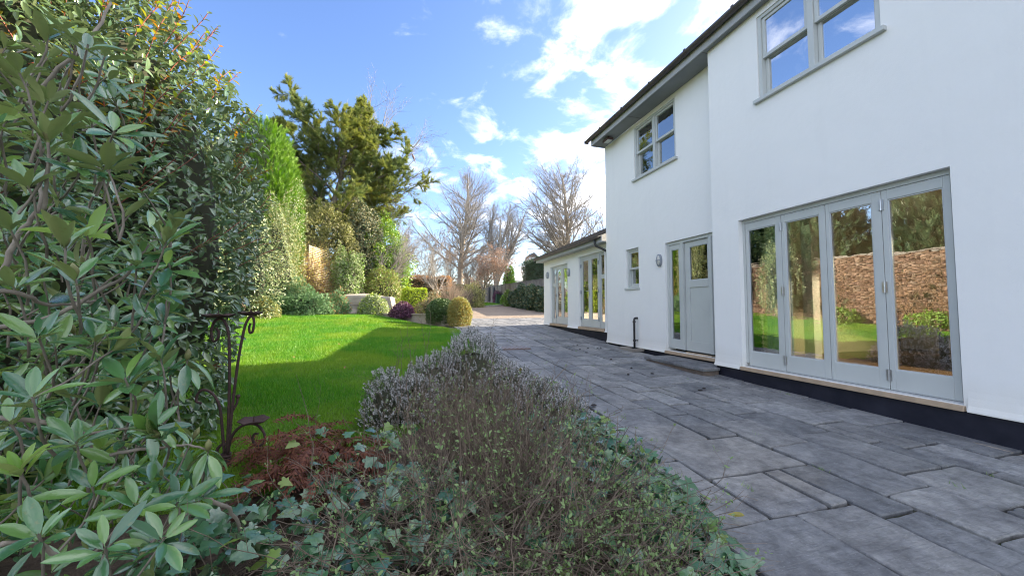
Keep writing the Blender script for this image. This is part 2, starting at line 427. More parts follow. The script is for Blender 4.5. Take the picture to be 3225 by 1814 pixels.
def frames(D, N):
    D = norm(D); B = np.cross(N, D)
    bad = np.linalg.norm(B, axis=1) < 1e-4
    B[bad] = np.cross(D[bad], np.array([.31, .87, .4])); B = norm(B)
    return D, B, np.cross(D, B)
def scatter(P, D, N, s, tpl):
    """place one leaf template at every point, along D, facing N"""
    TV, TF = tpl; D, B, N = frames(np.asarray(D, float), np.asarray(N, float)); n = len(P)
    s = np.broadcast_to(np.asarray(s, float), (n,))[:, None, None]
    V = P[:, None, :] + s * (TV[None, :, 0, None] * D[:, None, :] + TV[None, :, 1, None] * B[:, None, :] + TV[None, :, 2, None] * N[:, None, :])
    F = TF[None] + (np.arange(n) * len(TV))[:, None, None]
    return V.reshape(-1, 3), F.reshape(-1, TF.shape[1])
def tubes(segs):
    """many tapered twigs at once; segs rows: p0(3) p1(3) r0 r1"""
    A = np.asarray(segs, float).reshape(-1, 8); out = []
    for lo, hi, k in ((.05, 9, 8), (.014, .05, 5), (0, .014, 3)):
        a = A[(A[:, 6] >= lo) & (A[:, 6] < hi)]
        if not len(a): continue
        d = norm(a[:, 3:6] - a[:, 0:3]); ref = np.where(np.abs(d[:, 2:3]) < .9, [[0, 0, 1.]], [[1., 0, 0]])
        u = norm(np.cross(d, ref)); v = np.cross(d, u); th = 2 * np.pi * np.arange(k) / k
        ring = np.cos(th)[None, :, None] * u[:, None] + np.sin(th)[None, :, None] * v[:, None]
        V = np.concatenate([a[:, None, 0:3] + ring * a[:, 6, None, None], a[:, None, 3:6] + ring * a[:, 7, None, None]], 1)
        i = np.arange(k); j = (i + 1) % k
        F = np.stack([i, j, j + k, i + k], 1)[None] + (np.arange(len(a)) * 2 * k)[:, None, None]
        out.append((V.reshape(-1, 3), F.reshape(-1, 4)))
    return merge(out)
def rdir(n):
    return norm(rng.normal(size=(n, 3)))
def lumps(d, k=7, amp=.12, freq=3.0, seed=0):
    r2 = np.random.default_rng(seed); o = np.zeros(len(d))
    for _ in range(k):
        o += np.cos(d @ (r2.normal(size=3) * freq) + r2.uniform(0, 6.3))
    return 1 + amp * o / math.sqrt(k)

# leaf templates: x along the leaf, y across, z out of its face
def tpl_leaf(width=.35, fold=.10, droop=.12, st=((0, .04), (.12, .35), (.35, .95), (.6, 1.0), (.82, .62), (1, 0.02))):
    V, F = [], []
    for x, wd in st:
        z = -droop * x * x
        V += [(x, -wd * width / 2, z + fold * wd * width), (x, 0, z), (x, wd * width / 2, z + fold * wd * width)]
    for i in range(len(st) - 1):
        a = 3 * i
        for q in ((a, a + 3, a + 4, a + 1), (a + 1, a + 4, a + 5, a + 2)):
            F += [(q[0], q[1], q[2]), (q[0], q[2], q[3])]
    return np.array(V, float), np.array(F)
T_RHODO = [tpl_leaf(.275, .24, dr, ((0, .05), (.10, .07), (.18, .38), (.34, .82), (.56, 1), (.76, .86), (.91, .48), (1, .04))) for dr in (.03, .14, .28)]
T_PHOT = [tpl_leaf(.40, .26, dr, ((0, .05), (.14, .30), (.36, .90), (.62, 1), (.84, .58), (1, .03))) for dr in (.06, .22)]
T_SMALL = (np.array([(0, 0, 0), (.5, -.26, .06), (1, 0, -.05), (.5, .26, .06)], float), np.array([(0, 1, 2), (0, 2, 3)]))
T_OVAL = (np.array([(0, 0, 0), (.3, -.24, .05), (.7, -.22, .04), (1, 0, -.06), (.7, .22, .04), (.3, .24, .05)], float), np.array([(0, 1, 2), (0, 2, 3), (0, 3, 4), (0, 4, 5)]))
T_BLADE = (np.array([(0, -.07, 0), (0, .07, 0), (1, 0, .18)], float), np.array([(0, 1, 2)]))
def tpl_ivy():
    o = [(-.02, 0), (-.16, .20), (-.10, .40), (.16, .36), (.26, .56), (.42, .30), (.62, .22), (1.0, 0)]
    pts = o + [(x, -y) for x, y in o[::-1][1:-1]]
    V = [(.22, 0, 0.02)] + [(x, y, -.10 * (abs(y) * 1.6) ** 2 - .12 * max(x, 0) ** 2 + .035 * math.sin(7 * x + 9 * y)) for x, y in pts]
    n = len(pts)
    return np.array(V, float), np.array([(0, 1 + (i + 1) % n, 1 + i) for i in range(n)])
T_IVY = tpl_ivy()
def tpl_spray(n=6, w=.10, ang=.75, flat=.15):
    """a flat conifer spray: a stalk with paired narrow blades"""
    V, F = [], []
    def bl(x0, y0, x1, y1, z1, wd):
        dx, dy = x1 - x0, y1 - y0; L = math.hypot(dx, dy); nx, ny = -dy / L * wd, dx / L * wd
        b = len(V); V.extend([(x0 - nx * .6, y0 - ny * .6, 0), (x0 + nx * .6, y0 + ny * .6, 0), (x1, y1, z1)]); F.append((b, b + 1, b + 2))
    bl(0, 0, 1, 0, -.1, .05)
    for i in range(n):
        x = .08 + .8 * i / n; L = .55 * (1 - .65 * i / n)
        for sgn in (-1, 1):
            bl(x, 0, x + L * math.cos(ang), sgn * L * math.sin(ang), flat * random.uniform(-1, 1) * L, w * .6)
    return np.array(V, float), np.array(F)
T_SPRAY = tpl_spray(7, .075, .6, .35)
T_FEATHER = tpl_spray(5, .11, .45, .3)

def grow(segs, tips, p, d, L, r, lev, maxlev, cfg):
    """recursive winter branch"""
    n = cfg['steps'][lev]; step = L / n; p = Vector(p); d = Vector(d).normalized()
    for i in range(n):
        j = cfg['jit'][lev]
        d = (d + Vector((random.gauss(0, j), random.gauss(0, j), random.gauss(0, j))) + Vector((0, 0, cfg['up'][lev]))).normalized()
        q = p + d * step; f0 = 1 - i / n; f1 = 1 - (i + 1) / n; tp = cfg.get('taper', .8)
        r0 = r * (1 - tp + tp * f0); r1 = r * (1 - tp + tp * f1)
        segs.append((*p, *q, r0, r1, lev)); p = q
        frac = (i + 1) / n
        if lev < maxlev and frac > cfg['bare'][lev]:
            k = cfg['kids'][lev]; k = int(k) + (random.random() < k - int(k))
            for _ in range(k):
                a = random.uniform(0, 2 * math.pi); s = d.orthogonal().normalized(); s.rotate(Matrix.Rotation(a, 3, d))
                ang = R(random.gauss(cfg['ang'][lev], 8)); cd = d * math.cos(ang) + s * math.sin(ang)
                prof = cfg['prof'](frac) if lev == 0 else (1.05 - .55 * frac)
                grow(segs, tips, p, cd, L * cfg['ratio'][lev] * prof * random.uniform(.75, 1.2), max(r1 * cfg['rr'][lev], cfg['rmin']), lev + 1, maxlev, cfg)
    tips.append((*p, *d))
def seg_split(segs, lev):
    a = np.array(segs); return a[a[:, 8] <= lev][:, :8], a[a[:, 8] > lev][:, :8]
def bare_tree(base, h, r, cfg, label, group=None, mat='bark', lean=(0, 0), name='bare_tree', lev=0, twig='twig_grey'):
    segs, tips = [], []
    grow(segs, tips, base, (lean[0], lean[1], 1), h, r, 0, len(cfg['steps']) - 1, cfg)
    o = empty(name, base, label, 'tree', group)
    a, b = seg_split(segs, lev)
    V, F = tubes(a); np_obj('trunk', V, F, M[mat], o, True)
    V, F = tubes(b); c = np_obj('crown', V, F, M[twig], o)
    return o, np.array(tips)

# ------------------------------------------------------------------ terrain
_gy = np.array([-60, -5, 0, 1.74, 4.7, 8.4, 13, 18, 22, 30, 45, 80, 400, 2500])
_gz = np.array([-1.45, -1.28, -1.2, -1.15, -1.07, -.93, -.70, -.60, -.42, -.05, .62, .9, 1.1, 1.2]) + CAM_H
def sstep(a, b, x):
    t_ = np.clip((np.asarray(x, float) - a) / (b - a), 0, 1); return t_ * t_ * (3 - 2 * t_)
def g(x, y):
    z = np.interp(y, _gy, _gz)
    z = z + .30 * sstep(11, 16, y) * (1 - sstep(20, 26, y)) * (1 - sstep(-2, 1.5, x))
    z = z + .30 * (1 - sstep(-6, -3.5, x)) * sstep(2, 7, y) * (1 - sstep(18, 26, y)) * .8
    return z
def gp(x, y, dz=0.0): return (x, y, float(g(x, y)) + dz)

# ------------------------------------------------------------------ ground sheets
def axis_pts(a): return np.array(sorted(set(a)))
def sheet(name, xs, ys, dz, mat, keep=None, kind='structure', parent=None, bumpy=0.0):
    X, Y = np.meshgrid(xs, ys); Z = g(X, Y) + dz
    if bumpy: Z = Z + bumpy * (np.sin(X * 2.3 + Y * 1.1) * np.sin(Y * 1.9 - X * .7) + .5 * np.sin(X * 5.1) * np.cos(Y * 4.3))
    nx = len(xs); V = np.stack([X, Y, Z], -1).reshape(-1, 3)
    i, j = np.meshgrid(np.arange(nx - 1), np.arange(len(ys) - 1)); i = i.ravel(); j = j.ravel()
    if keep is not None:
        k = keep((xs[i] + xs[i + 1]) / 2, (ys[j] + ys[j + 1]) / 2); i, j = i[k], j[k]
    F = np.stack([j * nx + i, j * nx + i + 1, (j + 1) * nx + i + 1, (j + 1) * nx + i], 1)
    used, inv = np.unique(F, return_inverse=True)
    o = np_obj(name, V[used], inv.reshape(F.shape), mat, parent, True)
    return tag(o, kind=kind)
def inpoly(poly):
    P_ = np.array(poly, float)
    def f(x, y):
        x = np.asarray(x, float); y = np.asarray(y, float); r = np.zeros(x.shape, bool); n = len(P_)
        for a in range(n):
            x0, y0 = P_[a]; x1, y1 = P_[(a + 1) % n]
            c = ((y0 > y) != (y1 > y)); xx = (x1 - x0) * (y - y0) / ((y1 - y0) if y1 != y0 else 1e-9) + x0
            r ^= c & (x < xx)
        return r
    return f
gx = axis_pts(list(np.arange(-14, 16, .5)) + [-600, -300, -150, -90, -60, -40, -28, -20, 16, 20, 28, 40, 60, 90, 150, 300, 600, -1500, 1500])
gy = axis_pts(list(np.arange(-8, 50, .5)) + [-60, -40, -25, -14, 55, 60, 70, 80, 100, 140, 200, 300, 400, 700, 1200, 2400])
tag(sheet('ground', gx, gy, -.05, M['earth']), 'bare earth and rough grass under the garden', None)

LAWN = [(1.60, 12.1), (1.58, 10), (1.55, 8), (1.35, 6.4), (1.0, 5.2), (.55, 4.2), (0, 3.3), (-.8, 2.6), (-2, 2.3), (-6, 2.3), (-6.2, 13.6), (-4.7, 15.4), (-3.4, 16.4), (-2.0, 16.5), (-.6, 15.6), (.5, 14.1), (1.2, 13.0)]
in_lawn = inpoly(LAWN)
sheet('lawn', np.arange(-6.4, 1.8, .08), np.arange(2.2, 16.7, .08), -.012, M['lawn'], in_lawn)
sheet('garden_bed', np.arange(-3.2, 1.70, .1), np.arange(-1.5, 5.7, .1), .01, M['soil'], lambda x, y: ~in_lawn(x, y) & (x < np.interp(y, (-3, .5, 1.0, 1.3, 1.7, 2.2), (.4, .75, 1.02, 1.22, 1.45, 1.54))), bumpy=.02)

# gravel drive, island of grass with a kerb of setts
ISL = [(8.6, 32.6), (7.4, 30.9), (5.2, 29.9), (2.6, 29.6), (-.5, 30.3), (-1.5, 34), (-.8, 40), (2, 43.5), (5.5, 43.4), (7.6, 40), (8.5, 36)]
in_isl = inpoly(ISL)
sheet('gravel_drive', np.arange(-2.2, 11.6, .2), np.arange(17.95, 52, .2), .0, M['gravel'], lambda x, y: ~in_isl(x, y) & (x > .6 - .12 * (y - 18)) & (x < 10.6))
isl = sheet('grass_island', np.arange(-1.8, 8.8, .2), np.arange(29.4, 43.8, .2), .07, M['lawn'], in_isl)
pm = []
for a in range(len(ISL)):
    p0, p1 = Vector((*ISL[a], 0)), Vector((*ISL[(a + 1) % len(ISL)], 0)); L = (p1 - p0).length
    nset = int(L / .2)
    for k in range(nset):
        c = p0.lerp(p1, (k + .5) / nset); pm.append((c.x, c.y, math.atan2(p1.y - p0.y, p1.x - p0.x)))
sett = MB().box(-.085, .085, -.06, .06, -.05, .12).build('sett', surf('granite_sett', (.42, .39, .35), (.28, .26, .24), .85, 8, .3, 30), None, bevel=.012)
sett.data.name = 'sett'
first = True
setts = []
for k, (x, y, a) in enumerate(sorted(pm, key=lambda q: q[1])[:150]):
    o = sett if first else sett.copy()
    if not first: COL.objects.link(o)
    first = False
    o.parent = isl; o.location = gp(x, y, random.uniform(-.01, .015)); o.rotation_euler = (0, 0, a + random.uniform(-.08, .08)); setts.append(o)

# ------------------------------------------------------------------ paving: random rectangular stone slabs
patio = sheet('patio', np.arange(.1, 7.3, .15), np.arange(-2.6, 18.1, .15), -.014, M['mortar'], lambda x, y: ((x > np.interp(y, (-3, .5, 1.0, 1.3, 1.7, 2.2), (.2, .55, .82, 1.02, 1.25, 1.30))) & (x < 5.0)) | ((y > 12.4) & (x > 1.5 + .05 * (y - 12.4))))
BEDY, BEDX = (-3, .5, 1.0, 1.3, 1.7, 2.2), (.5, .85, 1.12, 1.32, 1.55, 1.64)   # edge of the flower bed against the paving
U = .148
nxu, nyu = int(6.8 / U), int(20.6 / U)
occ = np.zeros((nxu, nyu), bool)
X0, Y0 = .456, -2.4
for i in range(nxu):
    for j in range(nyu):
        x, y = X0 + (i + .5) * U, Y0 + (j + .5) * U
        lim = 4.70 if y < 4.75 else (4.96 if y < 8.5 else (5.07 if y < 13.25 else 7.1))
        lo = float(np.interp(y, BEDY, BEDX)) - .32 if y < 12.3 else 1.62 + .03 * (y - 12.3)
        if x > lim or x < lo: occ[i, j] = True
sizes = [(6, 4), (4, 6), (5, 4), (4, 4), (5, 3), (3, 4), (4, 3), (6, 3), (3, 5), (4, 5), (3, 3), (2, 4)]
rs = random.Random(5)
slab_mats = M['slab']
for j in range(nyu):
    for i in range(nxu):
        if occ[i, j]: continue
        opts = sizes[:]; rs.shuffle(opts); opts += [(3, 3), (2, 3), (3, 2), (2, 4), (4, 2), (2, 2), (1, 3), (3, 1), (1, 2), (2, 1), (1, 1)]
        for a, b in opts:
            if i + a <= nxu and j + b <= nyu and not occ[i:i + a, j:j + b].any(): break
        occ[i:i + a, j:j + b] = True
        x0, x1 = X0 + i * U, X0 + (i + a) * U; y0, y1 = Y0 + j * U, Y0 + (j + b) * U
        jt = .0092
        cx_, cy_ = (x0 + x1) / 2, (y0 + y1) / 2
        me = bpy.data.meshes.new('paving_slab'); V, F = [], []
        # outline with slightly worn, wandering edges
        out = []
        cs = [(x0 + jt, y0 + jt), (x1 - jt, y0 + jt), (x1 - jt, y1 - jt), (x0 + jt, y1 - jt)]
        cs = [(u + rs.uniform(-.006, .006), v + rs.uniform(-.006, .006)) for u, v in cs]
        for q in range(4):
            (u0, v0), (u1, v1) = cs[q], cs[(q + 1) % 4]
            out.append((u0 + (cx_ - u0) * .015, v0 + (cy_ - v0) * .015))
            for f in (.03, .35, .68, .97):
                ww = 0 if f in (.03, .97) else rs.uniform(-.009, .006)
                nx_, ny_ = (v1 - v0), -(u1 - u0); L = math.hypot(nx_, ny_)
                out.append((u0 + (u1 - u0) * f + nx_ / L * ww, v0 + (v1 - v0) * f + ny_ / L * ww))
        n = len(out); tz = rs.uniform(.004, .013); ax, ay = rs.uniform(-.008, .008), rs.uniform(-.008, .008)
        def zt(u, v): return tz + ax * (u - cx_) * 2 + ay * (v - cy_) * 2
        zc = float(g(cx_, cy_)); sl = float(g(cx_, cy_ + .1) - g(cx_, cy_ - .1)) / .2
        for ins, dz in ((0, -.03), (0, -.007), (.006, 0)):
            for u, v in out:
                L = math.hypot(u - cx_, v - cy_); uu, vv = u - (u - cx_) / L * ins, v - (v - cy_) / L * ins
                V.append((uu - cx_, vv - cy_, sl * (vv - cy_) + (zt(u, v) + dz)))
        for lv in range(2):
            for q in range(n):
                q2 = (q + 1) % n; F.append((lv * n + q, lv * n + q2, (lv + 1) * n + q2, (lv + 1) * n + q))
        F.append(tuple(range(2 * n, 3 * n)))
        me.from_pydata(V, [], F); me.materials.append(M['slab']); me.update()
        o = bpy.data.objects.new('paving_slab', me); COL.objects.link(o); o.parent = patio; o.location = (cx_, cy_, zc)

# recessed drain cover in the paving
dc = (2.372,8.070,0.280)
m = MB(); cxx, cyy = dc[0], dc[1]; zc = float(g(cxx, cyy)) + .021
m.box(cxx - .33, cxx + .33, cyy - .24, cyy + .24, zc - .03, zc + .001)
dcov = m.build('drain_cover', surf('drain_clay', (.23, .17, .15), (.17, .13, .12), .8, 12, .3, 50))
tag(dcov, 'brown recessed drain cover set flush in the stone paving', 'drain cover')
for sx_, wx in ((-1, .34), (1, .34)):
    MB().box(cxx + sx_ * wx - .012, cxx + sx_ * wx + .012, cyy - .26, cyy + .26, zc - .03, zc + .006).build('cover_frame', M['grey_metal'], dcov)
for k in range(7):
    xk = cxx - .27 + .09 * k
    MB().box(xk - .012, xk + .012, cyy - .21, cyy + .21, zc + .001, zc + .005).build('cover_rib', M['grey_metal'], dcov)

# ------------------------------------------------------------------ the house
AX, BX, EX = 4.70, 4.98, 5.10
house = empty('house', (AX, 4.75, .3), 'white rendered two-storey house with grey folding doors and sash windows', 'house')
def wall(name, x, y0, y1, z0, z1, holes, depth, parent, mat='render', flare=0.0):
    m = MB()
    ys = sorted({y0, y1, *[h[0] for h in holes], *[h[1] for h in holes]}); zs = sorted({z0, z1, *[h[2] for h in holes], *[h[3] for h in holes]})
    def hole(y, z): return any(h[0] < y < h[1] and h[2] < z < h[3] for h in holes)
    for a in range(len(ys) - 1):
        for b in range(len(zs) - 1):
            if not hole((ys[a] + ys[a + 1]) / 2, (zs[b] + zs[b + 1]) / 2):
                m.quad((x, ys[a + 1], zs[b]), (x, ys[a], zs[b]), (x, ys[a], zs[b + 1]), (x, ys[a + 1], zs[b + 1]))
    for ya, yb, za, zb in holes:
        X = x + depth
        m.quad((x, ya, za), (X, ya, za), (X, ya, zb), (x, ya, zb)); m.quad((x, yb, zb), (X, yb, zb), (X, yb, za), (x, yb, za))
        m.quad((x, ya, zb), (X, ya, zb), (X, yb, zb), (x, yb, zb)); m.quad((x, ya, za), (x, yb, za), (X, yb, za), (X, ya, za))
    return m.build(name, M[mat], parent)
FD = (2.06, 4.27, .44, 2.56)      # folding doors
FR = (4.86, 6.23, .44, 2.56)      # front door
SW = (7.10, 7.60, 1.70, 2.62)     # little sash
UA = (2.50, 3.88, 4.14, 5.35)
UB = (5.86, 7.20, 4.14, 5.36)
WB = .395
SOF = 5.45
wall('wall', AX, -5.0, 4.75, WB, SOF, [FD, UA], .22, house)
wall('wall', BX, 4.751, 8.47, WB, SOF, [FR, SW, UB], .22, house)
MB().quad((AX, 4.75, WB), (BX + .2, 4.75, WB), (BX + .2, 4.75, SOF), (AX, 4.75, SOF)).build('return_wall', M['render'], house)
gab = MB(); gab.add([(BX, 8.47, -.4), (13.0, 8.47, -.4), (13.0, 8.47, SOF), (9.0, 8.47, SOF + 2.4), (BX, 8.47, SOF)], [(0, 1, 2, 3, 4)])
gab.add([(AX, -5.0, -.4), (13.0, -5.0, -.4), (13.0, -5, SOF), (9.0, -5, SOF + 2.4), (AX, -5, SOF)], [(4, 3, 2, 1, 0)])
gab.quad((13, -5, -.4), (13, 8.47, -.4), (13, 8.47, SOF), (13, -5, SOF)).build('gable_wall', M['render'], house)
# bell-cast drip at the foot of the render
def drip(x, spans, z, parent):
    for ya, yb in spans:
        MB().prism([(x + .002, z + .20), (x - .004, z + .12), (x - .014, z + .055), (x - .032, z + .012), (x - .032, z), (x + .002, z - .001)], ya, yb).build('bellcast_drip', M['render'], parent)
drip(AX, [(-5, FD[0] - .03), (FD[1] + .03, 4.752)], WB - .004, house)
drip(BX, [(FR[1] + .03, 8.472)], WB - .004, house)
MB().box(AX + .012, AX + .3, -5, 4.738, -.5, WB).build('plinth', M['plinth'], house)
MB().box(BX + .012, BX + .3, 4.739, 8.46, -.5, WB + .001).build('plinth', M['plinth'], house)
# a little mortar fillet where the paving meets the plinth
# eaves
EVX = 4.58
m = MB(); m.box(EVX + .021, AX - .001, -5, 4.751, SOF, SOF + .02).box(EVX + .021, BX - .001, 4.7511, 8.47, SOF + .0005, SOF + .02)
sof = m.build('soffit', M['soffit'], house)
for y in (-1.6, .8, 3.2, 4.78, 6.9):
    MB().box(EVX + .03, (AX if y < 4.7 else BX) - .004, y - .004, y + .004, SOF - .003, SOF + .001).build('soffit_joint', M['gutter'], sof)
MB().box(EVX, EVX + .02, -5, 8.475, SOF - .015, SOF + .19).build('fascia', M['fascia'], house)
MB().box(EVX + .021, BX, 8.4705, 8.49, SOF - .015, SOF + .3).build('soffit_end', M['fascia'], house)
def gutter(x, z, y0, y1, parent, r=.06):
    prof = [(x - r * math.cos(a), z - r * math.sin(a)) for a in np.linspace(0, math.pi, 9)] + [(x + (r - .006) * math.cos(a), z - (r - .006) * math.sin(a)) for a in np.linspace(0, math.pi, 9)]
    return MB().prism(prof, y0, y1).build('gutter', M['gutter'], parent)
gt = gutter(EVX - .062, SOF + .155, -5, 8.60, house, .060)
for y in np.arange(-4.5, 8.6, .95):
    m = MB(); prof = [(EVX - .062 - .066 * math.cos(a), SOF + .160 - .066 * math.sin(a)) for a in np.linspace(-.2, math.pi, 9)] + [(EVX - .002, SOF + .175)]
    m.prism(prof, y - .02, y + .02).build('gutter_bracket', M['gutter'], gt)
MB().box(EVX - .128, EVX - .002, 8.600, 8.606, SOF + .088, SOF + .160).build('gutter_end', M['gutter'], gt)
def tiled_roof(x0, z0, x1, z1, y0, y1, rows, parent, th=.022):
    m = MB()
    for k in range(rows):
        a, b = k / rows, (k + 1) / rows
        xa, za = x0 + (x1 - x0) * a, z0 + (z1 - z0) * a; xb, zb = x0 + (x1 - x0) * b, z0 + (z1 - z0) * b
        n = max(1, int((y1 - y0) / .27))
        for q in range(n):
            ya = y0 + (y1 - y0) * q / n; yb = ya + (y1 - y0) / n - .008; j = random.uniform(-.005, .005)
            m.add([(xa, ya, za + th + j), (xa, yb, za + th + j), (xb, yb, zb + .006 + j), (xb, ya, zb + .006 + j), (xa, ya, za - .01 + j), (xa, yb, za - .01 + j)],
                  [(0, 3, 2, 1), (0, 1, 5, 4), (0, 4, 3), (1, 2, 5)])
    o = m.build('roof', M['tile'], parent); o['kind'] = 'stuff'
    return o
tiled_roof(EVX - .05, SOF + .20, 9.0, SOF + 2.45, -5, 8.62, 16, house)  # ridge out of view, set low so sun reaches the photinia top
m = MB().quad((9.0, -5, SOF + 2.45), (13.2, -5, SOF), (13.2, 8.6, SOF), (9.0, 8.6, SOF + 2.45)); m.build('roof_slope', M['tile'], house)
MB().quad((EVX, -5, SOF + .19), (EVX, 8.6, SOF + .19), (9.0, 8.6, SOF + 2.42), (9.0, -5, SOF + 2.42)).build('roof_lining', M['gutter'], house)

# inside: one downstairs room behind the folding doors, a hall, rooms upstairs
def room(y0, y1, z0, z1, x0, x1, parent, floor='dark_floor', wallm='cream'):
    m = MB()
    m.quad((x1, y0, z0), (x1, y1, z0), (x1, y1, z1), (x1, y0, z1)); m.quad((x0, y0, z0), (x1, y0, z0), (x1, y0, z1), (x0, y0, z1)); m.quad((x0, y1, z0), (x0, y1, z1), (x1, y1, z1), (x1, y1, z0))
    m.build('room_wall', M[wallm], parent)
    MB().quad((x0, y0, z0), (x0, y1, z0), (x1, y1, z0), (x1, y0, z0)).build('room_floor', M[floor], parent)
    MB().quad((x0, y0, z1), (x1, y0, z1), (x1, y1, z1), (x0, y1, z1)).build('room_ceiling', M['white_in'], parent)
room(.2, 4.70, .50, 2.75, AX + .23, 9.2, house)
room(4.80, 8.40, .50, 2.75, BX + .23, 8.2, house, 'dark_floor', 'furn')
room(.2, 4.70, 3.2, 5.42, AX + .23, 8.5, house, 'dark_floor', 'cream')
room(4.80, 8.40, 3.2, 5.42, BX + .23, 8.2, house, 'dark_floor', 'furn')
MB().box(5.6, 5.74, 3.90, 4.04, .50, 2.75).build('room_pillar', M['white_in'], house)
m = MB()
for k in range(13): m.box(5.05 + k * .075, 5.10 + k * .075, 4.58, 4.66, .62, 1.22)
m.box(5.03, 6.02, 4.60, 4.64, .66, .70).box(5.03, 6.02, 4.60, 4.64, 1.14, 1.18).build('radiator', M['white_in'], house)
m = MB(); pts = 34
prof = [(AX + .36 + .035 * math.sin(k * 1.35), 3.80 + .011 * k) for k in range(pts)]
m2V = [(x, y, z) for z in (.53, 2.6) for x, y in prof]; m.add(m2V, [(k, k + 1, k + 1 + pts, k + pts) for k in range(pts - 1)]).build('curtain', M['curtain'], house, True)
m = MB(); prof = [(AX + .42 + .03 * math.sin(k * 1.2), 3.36 + .014 * k) for k in range(pts)]
m2V = [(x, y, z) for z in (3.7, 5.4) for x, y in prof]; m.add(m2V, [(k, k + 1, k + 1 + pts, k + pts) for k in range(pts - 1)]).build('curtain', M['curtain'], house, True)
# furniture glimpsed through the glass
tb = empty('dining_table', (6.9, 2.6, .5), 'dark wooden dining table inside behind the folding doors', 'table')
MB().box(6.3, 7.5, 1.7, 3.5, 1.20, 1.25).build('table_top', M['furn'], tb)
for xx in (6.36, 7.38):
    for yy in (1.76, 3.38): MB().box(xx, xx + .07, yy, yy + .07, .50, 1.20).build('leg', M['furn'], tb)
pic = MB().box(9.15, 9.19, 2.2, 2.9, 1.55, 2.05).build('picture_frame', M['furn']); tag(pic, 'dark framed picture on the back wall inside the room', 'picture')
MB().box(9.145, 9.15, 2.25, 2.85, 1.6, 2.0).build('picture_print', M['white_in'], pic)
m = MB(); a = np.linspace(0, 2 * math.pi, 33)
mir = MB().tube([(9.15, 3.45 + .36 * math.cos(t_), 2.05 + .36 * math.sin(t_)) for t_ in a], .035, 8, False).build('round_mirror', M['black'], None, True)
tag(mir, 'round black framed mirror on the wall inside the room', 'mirror')
MB().lathe((9.17, 3.45, 2.05), [(.001, -.012), (.33, -.012), (.33, .012)], 24, 'X').build('mirror_face', M['steel'], mir)
dl = MB().lathe((5.9, 2.35, 2.735), [(.05, .012), (.055, -.004), (.045, -.004), (.042, .004), (.001, .004)], 16).build('downlight', M['white_in']); tag(dl, 'small lit downlight in the ceiling behind the right-hand door pane', 'downlight')
MB().lathe((5.9, 2.35, 2.729), [(.040, .0), (.001, .0)], 16).build('lamp_face', M['light_on'], dl)
ld_ = bpy.data.lights.new('downlight_beam', 'SPOT'); ld_.energy = 110; ld_.color = (1, .78, .5); ld_.spot_size = R(120); ld_.shadow_soft_size = .04
lo_ = bpy.data.objects.new('downlight_beam', ld_); COL.objects.link(lo_); lo_.location = (5.9, 2.35, 2.70)

# joinery
def frame_rect(m, x0, x1, ya, yb, za, zb, wl_, wr, wt, wb_):
    """rectangle of four members: stiles full height, rails between them"""
    m.box(x0, x1, ya, ya + wr, za, zb); m.box(x0, x1, yb - wl_, yb, za, zb)
    m.box(x0, x1, ya + wr, yb - wl_, zb - wt, zb); m.box(x0, x1, ya + wr, yb - wl_, za, za + wb_)
def pane(x, ya, yb, za, zb, parent, mat='glass'):
    o = MB().box(x - .004, x + .004, ya, yb, za, zb).build('pane', M[mat], parent); return o
def bead(x, ya, yb, za, zb, parent):
    m = MB(); frame_rect(m, x - .012, x - .003, ya - .002, yb + .002, za - .002, zb + .002, .014, .014, .014, .014)
    return m.build('glazing_bead', surf_bead, parent)
surf_bead = surf('bead_paint', (.52, .55, .56), (.47, .5, .51), .4, 3)

# four folding leaves in one frame
fx = AX + .075
m = MB(); m.box(fx, fx + .09, FD[0] + .001, FD[0] + .035, FD[2] + .05, FD[3] - .001).box(fx, fx + .09, FD[1] - .035, FD[1] - .001, FD[2] + .05, FD[3] - .001).box(fx - .001, fx + .09, FD[0] + .035, FD[1] - .035, FD[3] - .05, FD[3] - .001)
dfr = m.build('folding_door_frame', M['paint'], house, bevel=.003)
MB().box(AX - .035, AX + .2, FD[0] - .012, FD[1] + .012, FD[2] - .052, FD[2] - .004).build('door_sill', M['timber'], house, bevel=.004)
MB().box(AX + .05, AX + .2, FD[0] + .003, FD[1] - .003, FD[2] - .004, FD[2] + .012).build('threshold', M['fascia'], dfr)
ybs = [FD[0] + .037, 2.615, 3.155, 3.695, FD[1] - .037]
glz = [(2.15, 2.565), (2.70, 3.115), (3.225, 3.645), (3.775, 4.195)]
leaves = []
for k in range(4):
    ya, yb = ybs[k] + .0025, ybs[k + 1] - .0025; ga, gb = glz[k]; za, zb = FD[2] + .014, FD[3] - .053; zga, zgb = .655, 2.405
    m = MB(); frame_rect(m, fx + .008, fx + .062, ya, yb, za, zb, yb - gb, ga - ya, zb - zgb, zga - za)
    lf = m.build('folding_door', M['paint'], house, bevel=.003); leaves.append(lf)
    pane(fx + .035, ga - .006, gb + .006, zga - .006, zgb + .006, lf, 'glass' if k < 2 else 'glass_old')
    bead(fx + .030, ga, gb, zga, zgb, lf)
for yh, lf in ((2.615, leaves[1]), (3.695, leaves[3])):
    for zh in (.60, 1.50, 2.36):
        m = MB(); m.box(fx - .001, fx + .009, yh - .022, yh + .022, zh - .055, zh + .055)
        m.tube([(fx - .004, yh, zh - .06), (fx - .004, yh, zh + .06)], .008, 8); m.build('hinge', M['steel'], lf)

